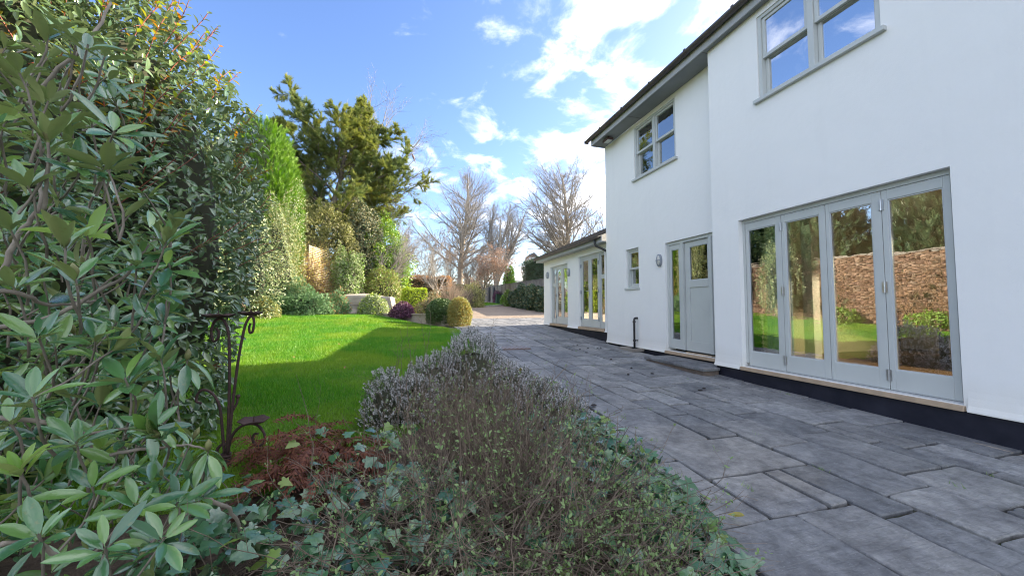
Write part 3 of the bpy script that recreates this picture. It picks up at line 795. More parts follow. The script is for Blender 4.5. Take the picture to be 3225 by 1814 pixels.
# front door with a sidelight each side
fx = BX + .04
fr = MB(); fr.box(fx, fx + .09, FR[1] - .06, FR[1] - .001, FR[2] + .06, FR[3] - .001).box(fx, fx + .09, 4.86, 4.92, FR[2] + .06, FR[3] - .001)
fr.box(fx - .001, fx + .09, 4.92, FR[1] - .06, FR[3] - .06, FR[3] - .001)
fr.box(fx - .012, fx + .09, 5.775, 5.845, FR[2] + .05, FR[3] - .061).box(fx - .012, fx + .09, 5.10, 5.165, FR[2] + .05, FR[3] - .061)
frn = fr.build('front_door_frame', M['paint'], house, bevel=.003)
MB().box(BX - .05, BX + .2, FR[0] - .08, FR[1] + .012, FR[2] - .055, FR[2] - .004).build('door_sill', M['timber'], house, bevel=.004)
MB().box(fx + .01, fx + .12, 5.166, 5.774, FR[2] - .003, FR[2] + .02).build('threshold', M['timber'], frn)
MB().box(fx + .03, fx + .10, 5.17, 5.77, FR[2] + .021, FR[2] + .04).build('door_gap_shade', M['black'], frn)  # black strip, the shade in the gap under the door put into colour
for ya, yb, ga, gb in ((5.846, 6.169, 5.905, 6.125), (4.921, 5.099, 4.96, 5.07)):
    m = MB(); frame_rect(m, fx + .012, fx + .062, ya, yb, FR[2] + .05, FR[3] - .062, yb - gb, ga - ya, .09, .17)
    sd = m.build('sidelight', M['paint'], house, bevel=.003); pane(fx + .035, ga - .005, gb + .005, .655, 2.405, sd, 'glass_old'); bead(fx + .03, ga, gb, .66, 2.405, sd)
ya, yb = 5.170, 5.770; za, zb = FR[2] + .045, FR[3] - .063
m = MB(); m.box(fx + .035, fx + .085, ya, ya + .055, za, zb).box(fx + .035, fx + .085, yb - .11, yb, za, zb)
m.box(fx + .035, fx + .085, ya + .055, yb - .11, zb - .095, zb).box(fx + .035, fx + .085, ya + .055, yb - .11, 1.65, 1.78).box(fx + .035, fx + .085, ya + .055, yb - .11, za, .665)
fd = m.build('front_door', M['paint'], house, bevel=.003)
MB().box(fx + .05, fx + .07, ya + .05, yb - .105, .66, 1.655).build('door_panel', M['paint'], fd)
pane(fx + .06, ya + .05, yb - .105, 1.775, 2.41, fd, 'glass_old'); bead(fx + .052, ya + .055, yb - .11, 1.78, 2.405, fd)
MB().lathe((fx + .033, 5.195, 1.93), [(.001, -.03), (.014, -.03), (.016, -.02), (.008, -.012), (.008, .004)], 12, 'X').build('door_latch', M['steel'], fd, True)
MB().lathe((fx + .033, 5.195, 1.25), [(.001, -.012), (.012, -.010), (.014, .002)], 12, 'X').build('keyhole', M['steel'], fd, True)

def sash_window(x, hole, ncol, parent, gl, sill_over=.05, open_lower=False, mull=.07):
    ya, yb, za, zb = hole; fx = x + .015
    m = MB(); frame_rect(m, fx, fx + .13, ya + .001, yb - .001, za + .03, zb - .001, .05, .05, .045, .03)
    cw = (yb - ya - .10 - mull * (ncol - 1)) / ncol
    cols = [(ya + .05 + k * (cw + mull), ya + .05 + k * (cw + mull) + cw) for k in range(ncol)]
    for k in range(ncol - 1): m.box(fx + .002, fx + .129, cols[k][1], cols[k + 1][0], za + .06, zb - .046)
    wn_ = m.build('window', M['paint'], parent, bevel=.003)
    MB().box(x - .055, x + .14, ya - sill_over, yb + sill_over, za - .02, za + .029).build('sill', M['paint'], wn_, bevel=.004)
    zm = (za + zb) / 2 + .01
    for c0, c1 in cols:
        for up in (1, 0):
            sx0 = fx + (.022 if up else .072); a, b = (zm - .02, zb - .047) if up else (za + .062, zm + .018)
            m = MB(); frame_rect(m, sx0, sx0 + .042, c0 + .002, c1 - .002, a, b, .042, .042, .042, .045 if up else .06)
            s_ = m.build('sash', M['paint'], wn_, bevel=.002)
            p = MB().box(sx0 + .016, sx0 + .024, c0 + .040, c1 - .040, a + .04, b - .038).build('pane', M[gl], wn_)
    return wn_
sash_window(AX, UA, 2, house, 'glass_sky')
sash_window(BX, UB, 2, house, 'glass_old')
sash_window(BX + .03, SW, 1, house, 'glass_old', .035)

def downpipe(pts, r, parent, name='downpipe'): return MB().tube(pts, r, 10).build(name, M['black'], parent, True)
# short waste pipe with elbow, into a gully surround
wp = downpipe([(BX - .085, 7.18, .27), (BX - .085, 7.18, .97), (BX - .083, 7.18, 1.01), (BX - .070, 7.18, 1.035), (BX - .04, 7.18, 1.042), (BX + .01, 7.18, 1.042)], .024, None, 'waste_pipe')
tag(wp, 'short black waste pipe with an elbow on the white wall', 'pipe')
for z in (.55, .96): MB().lathe((BX - .085, 7.18, z), [(.024, -.02), (.032, -.02), (.032, .02), (.024, .02)], 12).build('pipe_collar', M['black'], wp)
MB().box(BX - .085, BX + .004, 7.165, 7.195, .54, .56).build('pipe_clip', M['black'], wp)
zg = float(g(4.85, 7.2)) + .02
m = MB(); m.box(BX - .30, BX - .25, 6.95, 7.45, zg - .02, zg + .05).box(BX - .25, BX + .005, 6.95, 7.01, zg - .02, zg + .05).box(BX - .25, BX + .005, 7.39, 7.45, zg - .02, zg + .05)
gs = m.build('gully_surround', M['concrete'], None, bevel=.01); tag(gs, 'low stone kerb round the drain gully under the waste pipe', 'gully')
MB().box(BX - .25, BX + .004, 7.01, 7.39, zg - .02, zg + .012).build('gully_grate', M['black'], gs)

# stone doorstep: two slabs on a brick course
sx0, sx1, sy0, sy1 = 4.37, BX - .004, 4.66, 6.12
ST = .355
step = MB().box(sx0 + .03, AX - .006, sy0 + .03, sy1 - .03, ST - .25, ST - .048).build('doorstep', surf('old_brick_step', (.20, .155, .125), (.125, .105, .09), .9, 14, .8, 40, .2, 0, .01), None, bevel=.008)
tag(step, 'low stone doorstep in front of the grey front door', 'step')
MB().box(AX - .006, BX - .004, 4.757, sy1 - .03, ST - .25, ST - .049).build('step_course', M['plinth'], step)
m = MB(); m.add([(sx0, sy0, ST), (sx0, 5.395, ST), (BX - .004, 5.395, ST), (BX - .004, 4.757, ST), (AX - .006, 4.757, ST), (AX - .006, sy0, ST)] + [(sx0, sy0, ST - .047), (sx0, 5.395, ST - .047), (BX - .004, 5.395, ST - .047), (BX - .004, 4.757, ST - .047), (AX - .006, 4.757, ST - .047), (AX - .006, sy0, ST - .047)],
      [(5, 4, 3, 2, 1, 0), (6, 7, 8, 9, 10, 11)] + [(k, (k + 1) % 6, (k + 1) % 6 + 6, k + 6) for k in range(6)])
m.build('step_slab', M['slab'], step, bevel=.010)
MB().box(sx0 + .008, BX - .004, 5.407, sy1, ST - .047, ST + .004).build('step_slab', M['slab'], step, bevel=.010)

# wall lamps: oval bulkheads with a frosted lens behind a bar guard
def bulkhead(x, y, z, label):
    o = empty('wall_lamp', (x, y, z), label, 'wall lamp', 'oval bulkhead lamps on the white walls')
    def oval(s, k=1.0): return [(math.cos(a) * .068 * s * k, math.sin(a) * .125 * s) for a in np.linspace(0, 2 * math.pi, 25)[:-1]]
    def shell(rings):
        V, F = [], []
        for dx, s in rings: V += [(x - dx, y + a, z + b) for a, b in oval(s)]
        n = 24
        for i in range(len(rings) - 1): F += [(i * n + k, i * n + (k + 1) % n, (i + 1) * n + (k + 1) % n, (i + 1) * n + k) for k in range(n)]
        F.append(tuple(range((len(rings) - 1) * n, len(rings) * n)))
        return MB().add(V, F)
    shell([(0, 1.0), (.035, 1.0), (.05, .95), (.052, .84), (.045, .82)]).build('lamp_body', M['grey_metal'], o, True)
    shell([(.046, .80), (.062, .74), (.072, .55), (.076, .25)]).build('lamp_lens', M['lens'], o, True)
    m = MB(); m.tube([(x - .050, y + .060, z), (x - .082, y + .03, z), (x - .086, y, z), (x - .082, y - .03, z), (x - .050, y - .060, z)], .009, 6); m.build('lamp_guard', M['grey_metal'], o, True)
    MB().tube([(x - .050, y, z + .115), (x - .084, y, z + .05), (x - .086, y, z - .05), (x - .050, y, z - .115)], .009, 6).build('lamp_guard', M['grey_metal'], o, True)
    return o
bulkhead(BX, 6.38, 2.235, 'grey oval wall lamp between the little sash window and front door')
bulkhead(EX, 10.98, 2.40, 'grey oval wall lamp between the two pairs of extension doors')
bulkhead(EX, 12.82, 2.45, 'grey oval wall lamp at the far end of the extension')
# floodlight under the soffit
fl = empty('floodlight', (BX - .22, 7.95, SOF), 'small bronze floodlight fixed under the eaves soffit', 'floodlight')
MB().box(BX - .30, BX - .14, 7.82, 8.08, SOF - .085, SOF - .03).build('lamp_body', M['rust'], fl, bevel=.012)
MB().box(BX - .28, BX - .16, 7.85, 8.05, SOF - .092, SOF - .084).build('lamp_lens', M['lens'], fl)
MB().box(BX - .24, BX - .20, 7.93, 7.97, SOF - .032, SOF - .001).build('bracket', M['rust'], fl)

# ------------------------------------------------------------------ single-storey extension
ext = empty('extension', (EX, 10.8, .3), 'low white rendered extension with two pairs of glazed doors', 'extension')
D1 = (11.12, 12.60, .665, 2.72); D2 = (8.78, 10.30, .665, 2.80)
EB = .625; EF = 13.26; ET = 2.98
wall('wall', EX, 8.471, EF, EB, ET, [D1, D2], .2, ext)
MB().quad((EX, EF, -.2), (8.9, EF, -.2), (8.9, EF, ET), (EX, EF, ET)).build('end_wall', M['render'], ext)
MB().add([(EX, EF - .001, ET), (8.9, EF - .001, ET), (8.9, EF - .001, ET + 1.9)], [(0, 1, 2)]).build('gable_wall', M['render'], ext)
drip(EX, [(8.48, D2[0] - .02), (D2[1] + .02, D1[0] - .02), (D1[1] + .02, EF + .002)], EB - .004, ext)
MB().box(EX + .012, EX + .3, 8.48, EF - .01, -.3, EB).build('plinth', M['plinth'], ext)
room(8.55, 13.2, .70, 2.9, EX + .21, 8.6, ext, 'dark_floor', 'furn')
MB().box(EX - .24, EX - .001, 8.475, EF + .12, ET - .01, ET + .012).build('soffit', M['fascia'], ext)
MB().box(EX - .262, EX - .241, 8.475, EF + .14, ET - .02, ET + .14).build('fascia', M['fascia'], ext)
gt = gutter(EX - .315, ET + .125, 8.478, EF + .2, ext, .052)
for y in np.arange(8.9, EF + .2, .62):
    prof = [(EX - .315 - .058 * math.cos(a), ET + .130 - .058 * math.sin(a)) for a in np.linspace(-.2, math.pi, 9)] + [(EX - .264, ET + .145)]
    MB().prism(prof, y - .018, y + .018).build('gutter_bracket', M['gutter'], gt)
tiled_roof(EX - .34, ET + .15, 8.9, ET + 1.95, 8.478, EF + .2, 12, ext)
MB().quad((EX - .3, 8.478, ET + .14), (EX - .3, EF + .18, ET + .14), (8.9, EF + .18, ET + 1.93), (8.9, 8.478, ET + 1.93)).build('roof_lining', M['gutter'], ext)
downpipe([(EX - .315, 8.72, ET + .08), (EX - .315, 8.72, ET - .02), (EX - .29, 8.70, ET - .09), (EX - .10, 8.60, ET - .20), (EX - .045, 8.56, ET - .26), (EX - .045, 8.55, ET - .5), (EX - .045, 8.55, .36)], .030, ext)
def glazed_doors(x, hole, side, parent, leafw):
    """a pair of glazed leaves and one fixed sidelight split by a transom; side=+1 puts the sidelight at the far end"""
    ya, yb, za, zb = hole; fx = x + .05
    m = MB(); frame_rect(m, fx, fx + .09, ya + .001, yb - .001, za + .04, zb - .001, .045, .045, .045, .02)
    s0, s1 = (yb - .045 - .32, yb - .045) if side > 0 else (ya + .045, ya + .045 + .30)
    post = (s0 - .05, s0) if side > 0 else (s1, s1 + .05)
    m.box(fx - .004, fx + .089, post[0], post[1], za + .061, zb - .046)
    f = m.build('door_frame', M['paint'], parent, bevel=.003)
    MB().box(x - .04, x + .16, ya - .01, yb + .01, za - .04, za + .035).build('door_sill', M['timber'], f, bevel=.004)
    m = MB(); frame_rect(m, fx + .02, fx + .065, s0 + .002, s1 - .002, za + .063, zb - .048, .045, .045, .05, .15)
    tz = za + (zb - za) * .68; m.box(fx + .018, fx + .066, s0 + .045, s1 - .045, tz - .06, tz + .06)
    sl_ = m.build('sidelight', M['paint'], parent, bevel=.003)
    pane(fx + .04, s0 + .04, s1 - .04, za + .20, tz - .055, sl_, 'glass_old'); pane(fx + .04, s0 + .04, s1 - .04, tz + .055, zb - .09, sl_, 'glass_old')
    d0, d1 = (ya + .046, post[0]) if side > 0 else (post[1], yb - .046); mid = (d0 + d1) / 2
    for a, b, hin in ((d0 + .002, mid - .0015, d0), (mid + .0015, d1 - .002, d1)):
        m = MB(); frame_rect(m, fx + .01, fx + .06, a, b, za + .064, zb - .048, .085, .085, .085, .20)
        l_ = m.build('door', M['paint'], parent, bevel=.003); pane(fx + .035, a + .08, b - .08, za + .255, zb - .128, l_, 'glass_old'); bead(fx + .03, a + .085, b - .085, za + .264, zb - .133, l_)
        for zh in (za + .28, (za + zb) / 2, zb - .28): MB().box(fx - .012, fx + .011, hin - .028, hin + .028, zh - .05, zh + .05).build('hinge', M['grey_metal'], l_)
    m = MB(); m.box(fx - .004, fx + .010, mid + .018, mid + .052, za + .95, za + 1.15); m.tube([(fx + .0, mid + .035, za + 1.09), (fx - .04, mid + .035, za + 1.09), (fx - .045, mid + .06, za + 1.09), (fx - .045, mid + .14, za + 1.085)], .009, 8)
    m.build('handle', M['steel'], l_)
glazed_doors(EX, D1, 1, ext, 0); glazed_doors(EX, D2, -1, ext, 0)

# ------------------------------------------------------------------ garden boundary: brick wall, slatted trellis
WD = Vector((.247, .969, 0)); WP = Vector((-4.10, 19.9, 0)); WNRM = Vector((.969, -.247, 0))
def on_wall(s, off=0.0): p = WP + WD * s + WNRM * off; return p.x, p.y
bw = empty('brick_wall', (*on_wall(-8), 0.8), 'old orange brick garden wall along the far side of the lawn', 'wall')
S0, S1, WTOP = -18.0, 5.0, 3.15
m = MB(); corners = [on_wall(S0, -.03), on_wall(S1, -.03), on_wall(S1, -.24), on_wall(S0, -.24)]
m.add([(x, y, z) for z in (.2, WTOP) for x, y in corners], [(0, 1, 5, 4), (1, 2, 6, 5), (2, 3, 7, 6), (3, 0, 4, 7), (4, 5, 6, 7)]); m.build('wall_core', surf('old_mortar', (.36, .30, .23), (.27, .22, .17), .95, 6), bw)
br = []; c = .076
yy = .35; row = 0
while yy < WTOP - .05:
    n = int((S1 - S0) / .226)
    for k in range(n):
        a = S0 + (k + (.5 if row % 2 else 0)) * .226; j = random.uniform(-.003, .002)
        q = [on_wall(a + .006, -.03), on_wall(a + .219, -.03), on_wall(a + .219, j), on_wall(a + .006, j)]
        br.append([(x, y, z) for z in (yy + .005, yy + .069) for x, y in q])
    yy += c; row += 1
Vb = np.array(br).reshape(-1, 3); nb = len(br)
Fb = np.array([(1, 5, 6, 2), (2, 6, 7, 3), (3, 7, 4, 0), (4, 7, 6, 5), (0, 1, 2, 3)])[None] + (np.arange(nb) * 8)[:, None, None]
o = np_obj('brick', Vb, Fb.reshape(-1, 4), M['brick'], bw); o['kind'] = 'stuff'
m = MB(); corners = [on_wall(S0, .03), on_wall(S1, .03), on_wall(S1, -.28), on_wall(S0, -.28)]
m.add([(x, y, z) for z in (WTOP, WTOP + .07) for x, y in corners], [(0, 3, 2, 1), (0, 1, 5, 4), (1, 2, 6, 5), (2, 3, 7, 6), (3, 0, 4, 7), (4, 5, 6, 7)]); m.build('coping', M['concrete'], bw)

tl = empty('trellis', (*on_wall(0, .12), 1.4), 'sunlit slatted timber trellis panel fixed along the brick wall', 'trellis')
ta, tb_ = -1.10, 1.02
for k in range(24):
    z = 2.12 + .084 * k
    m = MB(); q = [on_wall(ta, .10), on_wall(tb_, .10), on_wall(tb_, .125), on_wall(ta, .125)]
    m.add([(x, y, zz_) for zz_ in (z, z + .048) for x, y in q], [(0, 3, 2, 1), (0, 1, 5, 4), (1, 2, 6, 5), (2, 3, 7, 6), (3, 0, 4, 7), (4, 5, 6, 7)])
    m.build('slat', M['slat'], tl)
for s_ in (ta + .05, -.35, .35, tb_ - .05):
    m = MB(); q = [on_wall(s_ - .03, .06), on_wall(s_ + .03, .06), on_wall(s_ + .03, .099), on_wall(s_ - .03, .099)]
    m.add([(x, y, zz_) for zz_ in (.9, 4.16) for x, y in q], [(0, 3, 2, 1), (0, 1, 5, 4), (1, 2, 6, 5), (2, 3, 7, 6), (3, 0, 4, 7), (4, 5, 6, 7)])
    m.build('post', M['bark'], tl)

# far right boundary: concrete panel fence along the drive
fe = empty('panel_fence', (9.75, 38, .9), 'long weathered concrete panel wall beside the gravel drive', 'wall')
FX = 9.75
for k in range(16):
    ya = 20.8 + 1.7 * k; yb = ya + 1.7; zb = float(g(FX, ya + .85)); zt = 1.30 + 2.08 + .021 * (ya - 29)
    MB().box(FX, FX + .06, ya + .05, yb - .05, zb - .3, zt).build('panel', M['concrete'], fe)
    MB().box(FX - .04, FX + .10, ya - .06, ya + .05, zb - .3, zt + .03).build('post', M['fence_post'], fe)
    MB().box(FX - .03, FX + .09, ya + .052, yb - .062, zt + .001, zt + .05).build('coping', M['fence_post'], fe)
for ya in (40.6, 42.9):
    zb = float(g(FX, ya)); MB().box(FX - .09, FX - .04, ya, ya + .8, zb - .1, zb + 1.75).build('gate_leaf', M['black'], fe)
gb = MB(); zb = float(g(9.3, 37.2)); gb.prism([(9.0, zb - .05), (9.65, zb - .05), (9.62, zb + .85), (9.05, zb + .95)], 36.9, 37.5)
gb.box(8.98, 9.68, 36.87, 37.53, zb + .951, zb + 1.0); bin_ = gb.build('wheelie_bin', surf('green_bin', (.02, .07, .035), None, .5)); tag(bin_, 'dark green wheeled bin standing against the concrete wall', 'bin')
for yv in (37.0, 37.4): MB().lathe((9.55, yv, zb + .08), [(.001, -.02), (.10, -.02), (.10, .02), (.001, .02)], 12).build('wheel', M['black'], bin_)

# ------------------------------------------------------------------ shrubs, hedges
def crown(name, pts, outw, leaf, mat, tpl, parent=None, up=.35, chaos=.8, kind=None):
    n = len(pts); D = outw * .5 + rdir(n) * chaos + np.array([0, 0, .15]); N = outw + rdir(n) * .7 + np.array([0, 0, up])
    V, F = scatter(pts, D, N, leaf * rng.uniform(.65, 1.25, n), tpl)
    return np_obj(name, V, F, M[mat] if isinstance(mat, str) else mat, parent)
def dome_pts(n, c, rx, ry, h, z0, seed, amp=.13, freq=3.5, shell=.30, round_=.5, low=-.35):
    d = rdir(int(n * 1.7)); d = d[d[:, 2] > low][:n]; k = lumps(d, 7, amp, freq, seed); r = 1 - shell * rng.random(len(d)) ** 1.6
    rad = np.array([rx, ry, h * (1 - round_ * .5)]); cz = z0 + h * round_ * .5
    p = d * (k * r)[:, None] * rad
    p[:, 2] = np.where(p[:, 2] < 0, p[:, 2] * (h * round_ * .5) / (h * (1 - round_ * .5)) / max(.36, -low) , p[:, 2])
    return p + np.array([c[0], c[1], cz]), norm(d / rad)
def stems_in(parent, c, z0, rx, h, n=8, mat='twig', r=.015):
    segs = []
    for k in range(n):
        a = random.uniform(0, 6.28); p = Vector((c[0] + random.gauss(0, .05), c[1] + random.gauss(0, .05), z0 - .03)); q = p + Vector((math.cos(a) * rx * .25, math.sin(a) * rx * .25, h * .4)); e_ = q + Vector((math.cos(a) * rx * .35, math.sin(a) * rx * .35, h * .35))
        segs += [(*p, *q, r, r * .7), (*q, *e_, r * .7, r * .3)]
    V, F = tubes(segs); np_obj('stems', V, F, M[mat], parent)
_seed = [0]
def shrub(name, label, cat, c, rx, ry, h, n, leaf, mat, tpl=T_OVAL, group=None, amp=.13, freq=3.5, shell=.36, round_=.5, core=True, z0=None, extra=None, low=-.35, up=.35):
    amp = amp * 1.45
    _seed[0] += 1; zb = float(g(*c)) if z0 is None else z0
    o = empty(name, (c[0], c[1], zb), label, cat, group)
    p, w_ = dome_pts(n, c, rx, ry, h, zb, _seed[0], amp, freq, shell, round_, low)
    crown('leaves', p, w_, leaf, mat, tpl, o, up)
    if extra:
        m2, frac = extra; k = rng.random(len(p)) < frac
        crown('leaves', p[k] + w_[k] * .04, w_[k], leaf, m2, tpl, o, up)
    stems_in(o, c, zb, rx, h)
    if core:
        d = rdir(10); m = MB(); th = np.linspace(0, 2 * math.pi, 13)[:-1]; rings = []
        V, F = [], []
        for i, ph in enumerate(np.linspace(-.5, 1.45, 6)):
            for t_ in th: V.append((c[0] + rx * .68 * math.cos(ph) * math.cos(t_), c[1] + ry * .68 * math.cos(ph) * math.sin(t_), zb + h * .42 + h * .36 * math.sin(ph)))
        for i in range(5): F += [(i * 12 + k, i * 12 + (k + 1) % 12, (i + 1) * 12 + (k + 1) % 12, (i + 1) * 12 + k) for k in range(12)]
        m.add(V, F).build('inner_dark_core', M['core'], o, True)
    return o
def box_pts(n, sx_, sy_, sz_, rnd=.06):
    """points on the sides and top of a clipped block, base at z=0"""
    ar = np.array([sy_ * sz_, sy_ * sz_, sx_ * sz_, sx_ * sz_, sx_ * sy_]); f = rng.choice(5, n, p=ar / ar.sum()); u, v = rng.random(n) - .5, rng.random(n) - .5
    P_ = np.zeros((n, 3)); N_ = np.zeros((n, 3))
    for k, (ax, sg) in enumerate(((0, 1), (0, -1), (1, 1), (1, -1), (2, 1))):
        q = f == k
        if ax == 0: P_[q] = np.stack([np.full(q.sum(), sg * sx_ / 2), u[q] * sy_, (v[q] + .5) * sz_], 1)
        elif ax == 1: P_[q] = np.stack([u[q] * sx_, np.full(q.sum(), sg * sy_ / 2), (v[q] + .5) * sz_], 1)
        else: P_[q] = np.stack([u[q] * sx_, v[q] * sy_, np.full(q.sum(), sz_)], 1)
        N_[q, ax] = sg
    cut = np.array([sx_, sy_, sz_]) / 2; L = np.linalg.norm(np.maximum(np.abs(P_ - [0, 0, sz_ / 2]) / cut - .80, 0), axis=1) / .2
    P_ = (P_ - [0, 0, sz_ / 2]) * (1 - .07 * np.maximum(L - 1, 0))[:, None] + [0, 0, sz_ / 2]
    return P_ - N_ * (rng.random(n) ** 2 * .14)[:, None], N_
def hedge(name, label, cat, c, size, rot, n, leaf, mat, tpl=T_OVAL, group=None, z0=None):
    zb = float(g(*c)) if z0 is None else z0
    o = empty(name, (c[0], c[1], zb), label, cat, group); p, w_ = box_pts(n, *size)
    p = p + w_ * (.05 * np.sin(p[:, [0]] * 3 + p[:, [1]] * 2.3 + p[:, [2]] * 4))
    ca, sa = math.cos(rot), math.sin(rot); Rm = np.array([[ca, -sa, 0], [sa, ca, 0], [0, 0, 1]])
    crown('leaves', p @ Rm.T + [c[0], c[1], zb], w_ @ Rm.T, leaf, mat, tpl, o)
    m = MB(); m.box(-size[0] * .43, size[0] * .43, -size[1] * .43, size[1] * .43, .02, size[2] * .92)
    m.v = [tuple(np.array(q) @ Rm.T + [c[0], c[1], zb]) for q in m.v]; m.build('inner_dark_core', M['core'], o)
    return o

TZ = .97   # terrace level
# terrace behind the lawn with its riser
m = MB(); ed = [(-3.9, 16.55), (-2.0, 16.85), (-.5, 16.2), (.75, 14.9), (1.35, 13.6), (2.0, 13.9), (1.9, 17.8), (-4.6, 22)]
m.add([(x, y, TZ) for x, y in ed] + [(x, y, .3) for x, y in ed], [tuple(range(8))[::-1]] + [(k, (k + 1) % 8, (k + 1) % 8 + 8, k + 8) for k in range(8)])
tr = m.build('terrace', M['terrace']); tag(tr, kind='structure')
for a in range(4):
    p0, p1 = Vector((*ed[a], 0)), Vector((*ed[a + 1], 0)); d = (p1 - p0).normalized(); nn = Vector((d.y, -d.x, 0)); n = max(1, int((p1 - p0).length / .55))
    for k in range(n):
        q0, q1 = p0.lerp(p1, k / n) + d * .004, p0.lerp(p1, (k + 1) / n) - d * .004
        q = [q0 - nn * -.05, q1 - nn * -.05, q1 - nn * .35, q0 - nn * .35]
        MB().add([(v.x, v.y, z) for z in (TZ + .003, TZ + .045) for v in q], [(0, 3, 2, 1), (0, 1, 5, 4), (1, 2, 6, 5), (2, 3, 7, 6), (3, 0, 4, 7), (4, 5, 6, 7)]).build('edging_slab', M['terrace'], tr)

# garden table under a canvas cover
ct = (-1.760,18.449,1.004)
def cover_mesh():
    nx, ny = 56, 40; W_, L_, H_ = 2.35, 1.7, .78
    V, F = [], []
    for j in range(ny + 1):
        for i in range(nx + 1):
            u, v = 2 * i / nx - 1, 2 * j / ny - 1
            U_, V_ = u * 1.42, v * 1.55                      # cloth coordinates, 1 = table edge
            ox, oy = max(abs(U_) - 1, 0), max(abs(V_) - 1, 0); over = math.hypot(ox * W_ / 2, oy * L_ / 2)
            cx1, cy1 = max(-1, min(1, U_)), max(-1, min(1, V_)); fall = min(over, .30 * 3)
            flare = .12 * min(fall / .5, 1) + .085 * math.sin(9 * U_ + 5 * V_) * min(fall / .4, 1) + .045 * math.sin(19 * V_ + 3 * U_) * min(fall / .4, 1)
            sgx, sgy = (math.copysign(1, U_) if ox else 0), (math.copysign(1, V_) if oy else 0)
            x = cx1 * W_ / 2 + sgx * flare * (.4 + ox); y = cy1 * L_ / 2 + sgy * flare * (.4 + oy)
            ridge = .16 * max(0, 1 - max(abs(cx1 + .1) * 1.15, abs(cy1) * .9)) ** .8
            sag = .02 * math.sin(5 * U_ + 2) * math.sin(4 * V_) * (1 if over == 0 else 0)
            z = H_ + ridge + sag - fall * 1.62
            V.append((x, y, max(z, .012 + .02 * abs(math.sin(6 * U_ + 4 * V_)))))
    for j in range(ny):
        for i in range(nx): a = j * (nx + 1) + i; F.append((a, a + 1, a + nx + 2, a + nx + 1))
    return V, F
ctb = empty('covered_table', (ct[0], ct[1], TZ), 'garden table under a beige canvas cover behind the lawn', 'covered table')
ctb.rotation_euler = (0, 0, R(-8))
V, F = cover_mesh(); me = bpy.data.meshes.new('canvas_cover'); me.from_pydata(V, [], F); me.materials.append(M['cover']); me.polygons.foreach_set('use_smooth', [True] * len(F))
cv = bpy.data.objects.new('canvas_cover', me); COL.objects.link(cv); cv.parent = ctb
for x in (-.95, .95):
    for y in (-.65, .65):
        lg = MB().box(x - .03, x + .03, y - .03, y + .03, 0.0, .72).build('leg', M['bark']); lg.parent = ctb
mm = MB().box(-1.1, 1.1, -.75, .75, .70, .74).build('table_top', M['bark']); mm.parent = ctb
vv = MB().box(-.42, -.02, -1.03, -1.005, .36, .39).build('cover_vent', M['black']); vv.parent = ctb

shrub('variegated_shrub', 'round cream-edged shrub in front of the covered table', 'shrub', (-1.279,16.627), .56, .5, .92, 5200, .075, 'varieg', z0=.86, amp=.06, extra=('limeh', .12))
shrub('purple_shrub', 'low purple-leaved shrub at the back edge of the lawn', 'shrub', (-0.058,15.649), .47, .42, .60, 4600, .06, 'purple', z0=.84, amp=.07)
hedge('clipped_shrub', 'bright lime green shrub clipped to a cube', 'shrub', (0.438,17.590), (.98, .9, 1.20), .2, 5200, .075, 'limeh', z0=.93)
shrub('grey_brown_shrub', 'wispy grey-brown shrub behind the dark green ball', 'shrub', (1.077,15.321), .55, .5, .98, 3800, .055, 'dark_grey_ever', amp=.16, extra=('brownleaf', .25), z0=.85)
shrub('box_ball', 'dark green clipped ball shrub at the lawn corner', 'shrub', (1.297,14.007), .56, .52, .94, 9000, .05, 'box_green', amp=.04, z0=.66, round_=.9, low=-.6)
shrub('golden_shrub', 'golden orange shrub at the corner of the paving', 'shrub', (1.885,13.316), .42, .42, .97, 6500, .055, 'gold', amp=.06, z0=.60, round_=.9, low=-.6, extra=('olive', .6))
shrub('juniper', 'wide blue-green juniper with dark twisted base by the lawn', 'shrub', (-3.968,15.945), 1.05, .75, 1.25, 8000, .14, 'juniper', T_FEATHER, amp=.16, z0=.80, up=.6)
shrub('feathery_shrub', 'small feathery shrub leaning over beside the covered table', 'shrub', (-2.784,16.645), .48, .45, .98, 1900, .16, 'juniper', T_FEATHER, amp=.26, core=False, z0=.86, extra=('brownleaf', .2))
shrub('yellow_green_shrub', 'low yellowish green shrub nearest the lawn left corner', 'shrub', (-4.588,14.457), .46, .42, .86, 4200, .055, 'olive', amp=.12, z0=.72)
shrub('low_grey_shrub', 'low pale grey-green shrub under the variegated bush', 'shrub', (-5.154,15.245), .6, .5, 1.2, 4200, .06, 'varieg', amp=.15, z0=.75)
def tall_shrub(label, c, rx, ry, h, n, leaf, mat, extra=None, tpl=T_OVAL, name='tall_shrub', z0=None, amp=.15, freq=4.0, core=True):
    return shrub(name, label, 'shrub', c, rx, ry, h, n, leaf, mat, tpl, None, amp, freq, .3, .9, core, z0, extra, -.75)
tall_shrub('tall pale cream-leaved shrub against the wall behind the juniper', (-4.807,16.292), .85, .75, 4.7, 13000, .07, 'varieg', ('olive', .3), z0=.7, amp=.26, freq=5.5)
tall_shrub('tangled pale green shrub between trellis and covered table', (-2.615,18.889), .60, .5, 3.1, 6200, .085, 'varieg', ('laurel', .35), z0=.9, amp=.24, freq=5)
tall_shrub('dark ivy-clad mass behind the trellis and covered table', (-2.440,22.069), 1.35, 1.1, 6.2, 15000, .11, 'dark_grey_ever', ('dark_ever', .5), z0=.9)
tall_shrub('big fresh green laurel behind the covered table', (-0.979,22.168), 1.3, 1.2, 5.0, 12000, .12, 'laurel', ('limeh', .15), z0=.9)
tall_shrub('grey-green shrub at the foot of the big laurel', (-1.066,19.692), .95, .6, 2.2, 6500, .085, 'olive', ('laurel', .3), z0=.9)
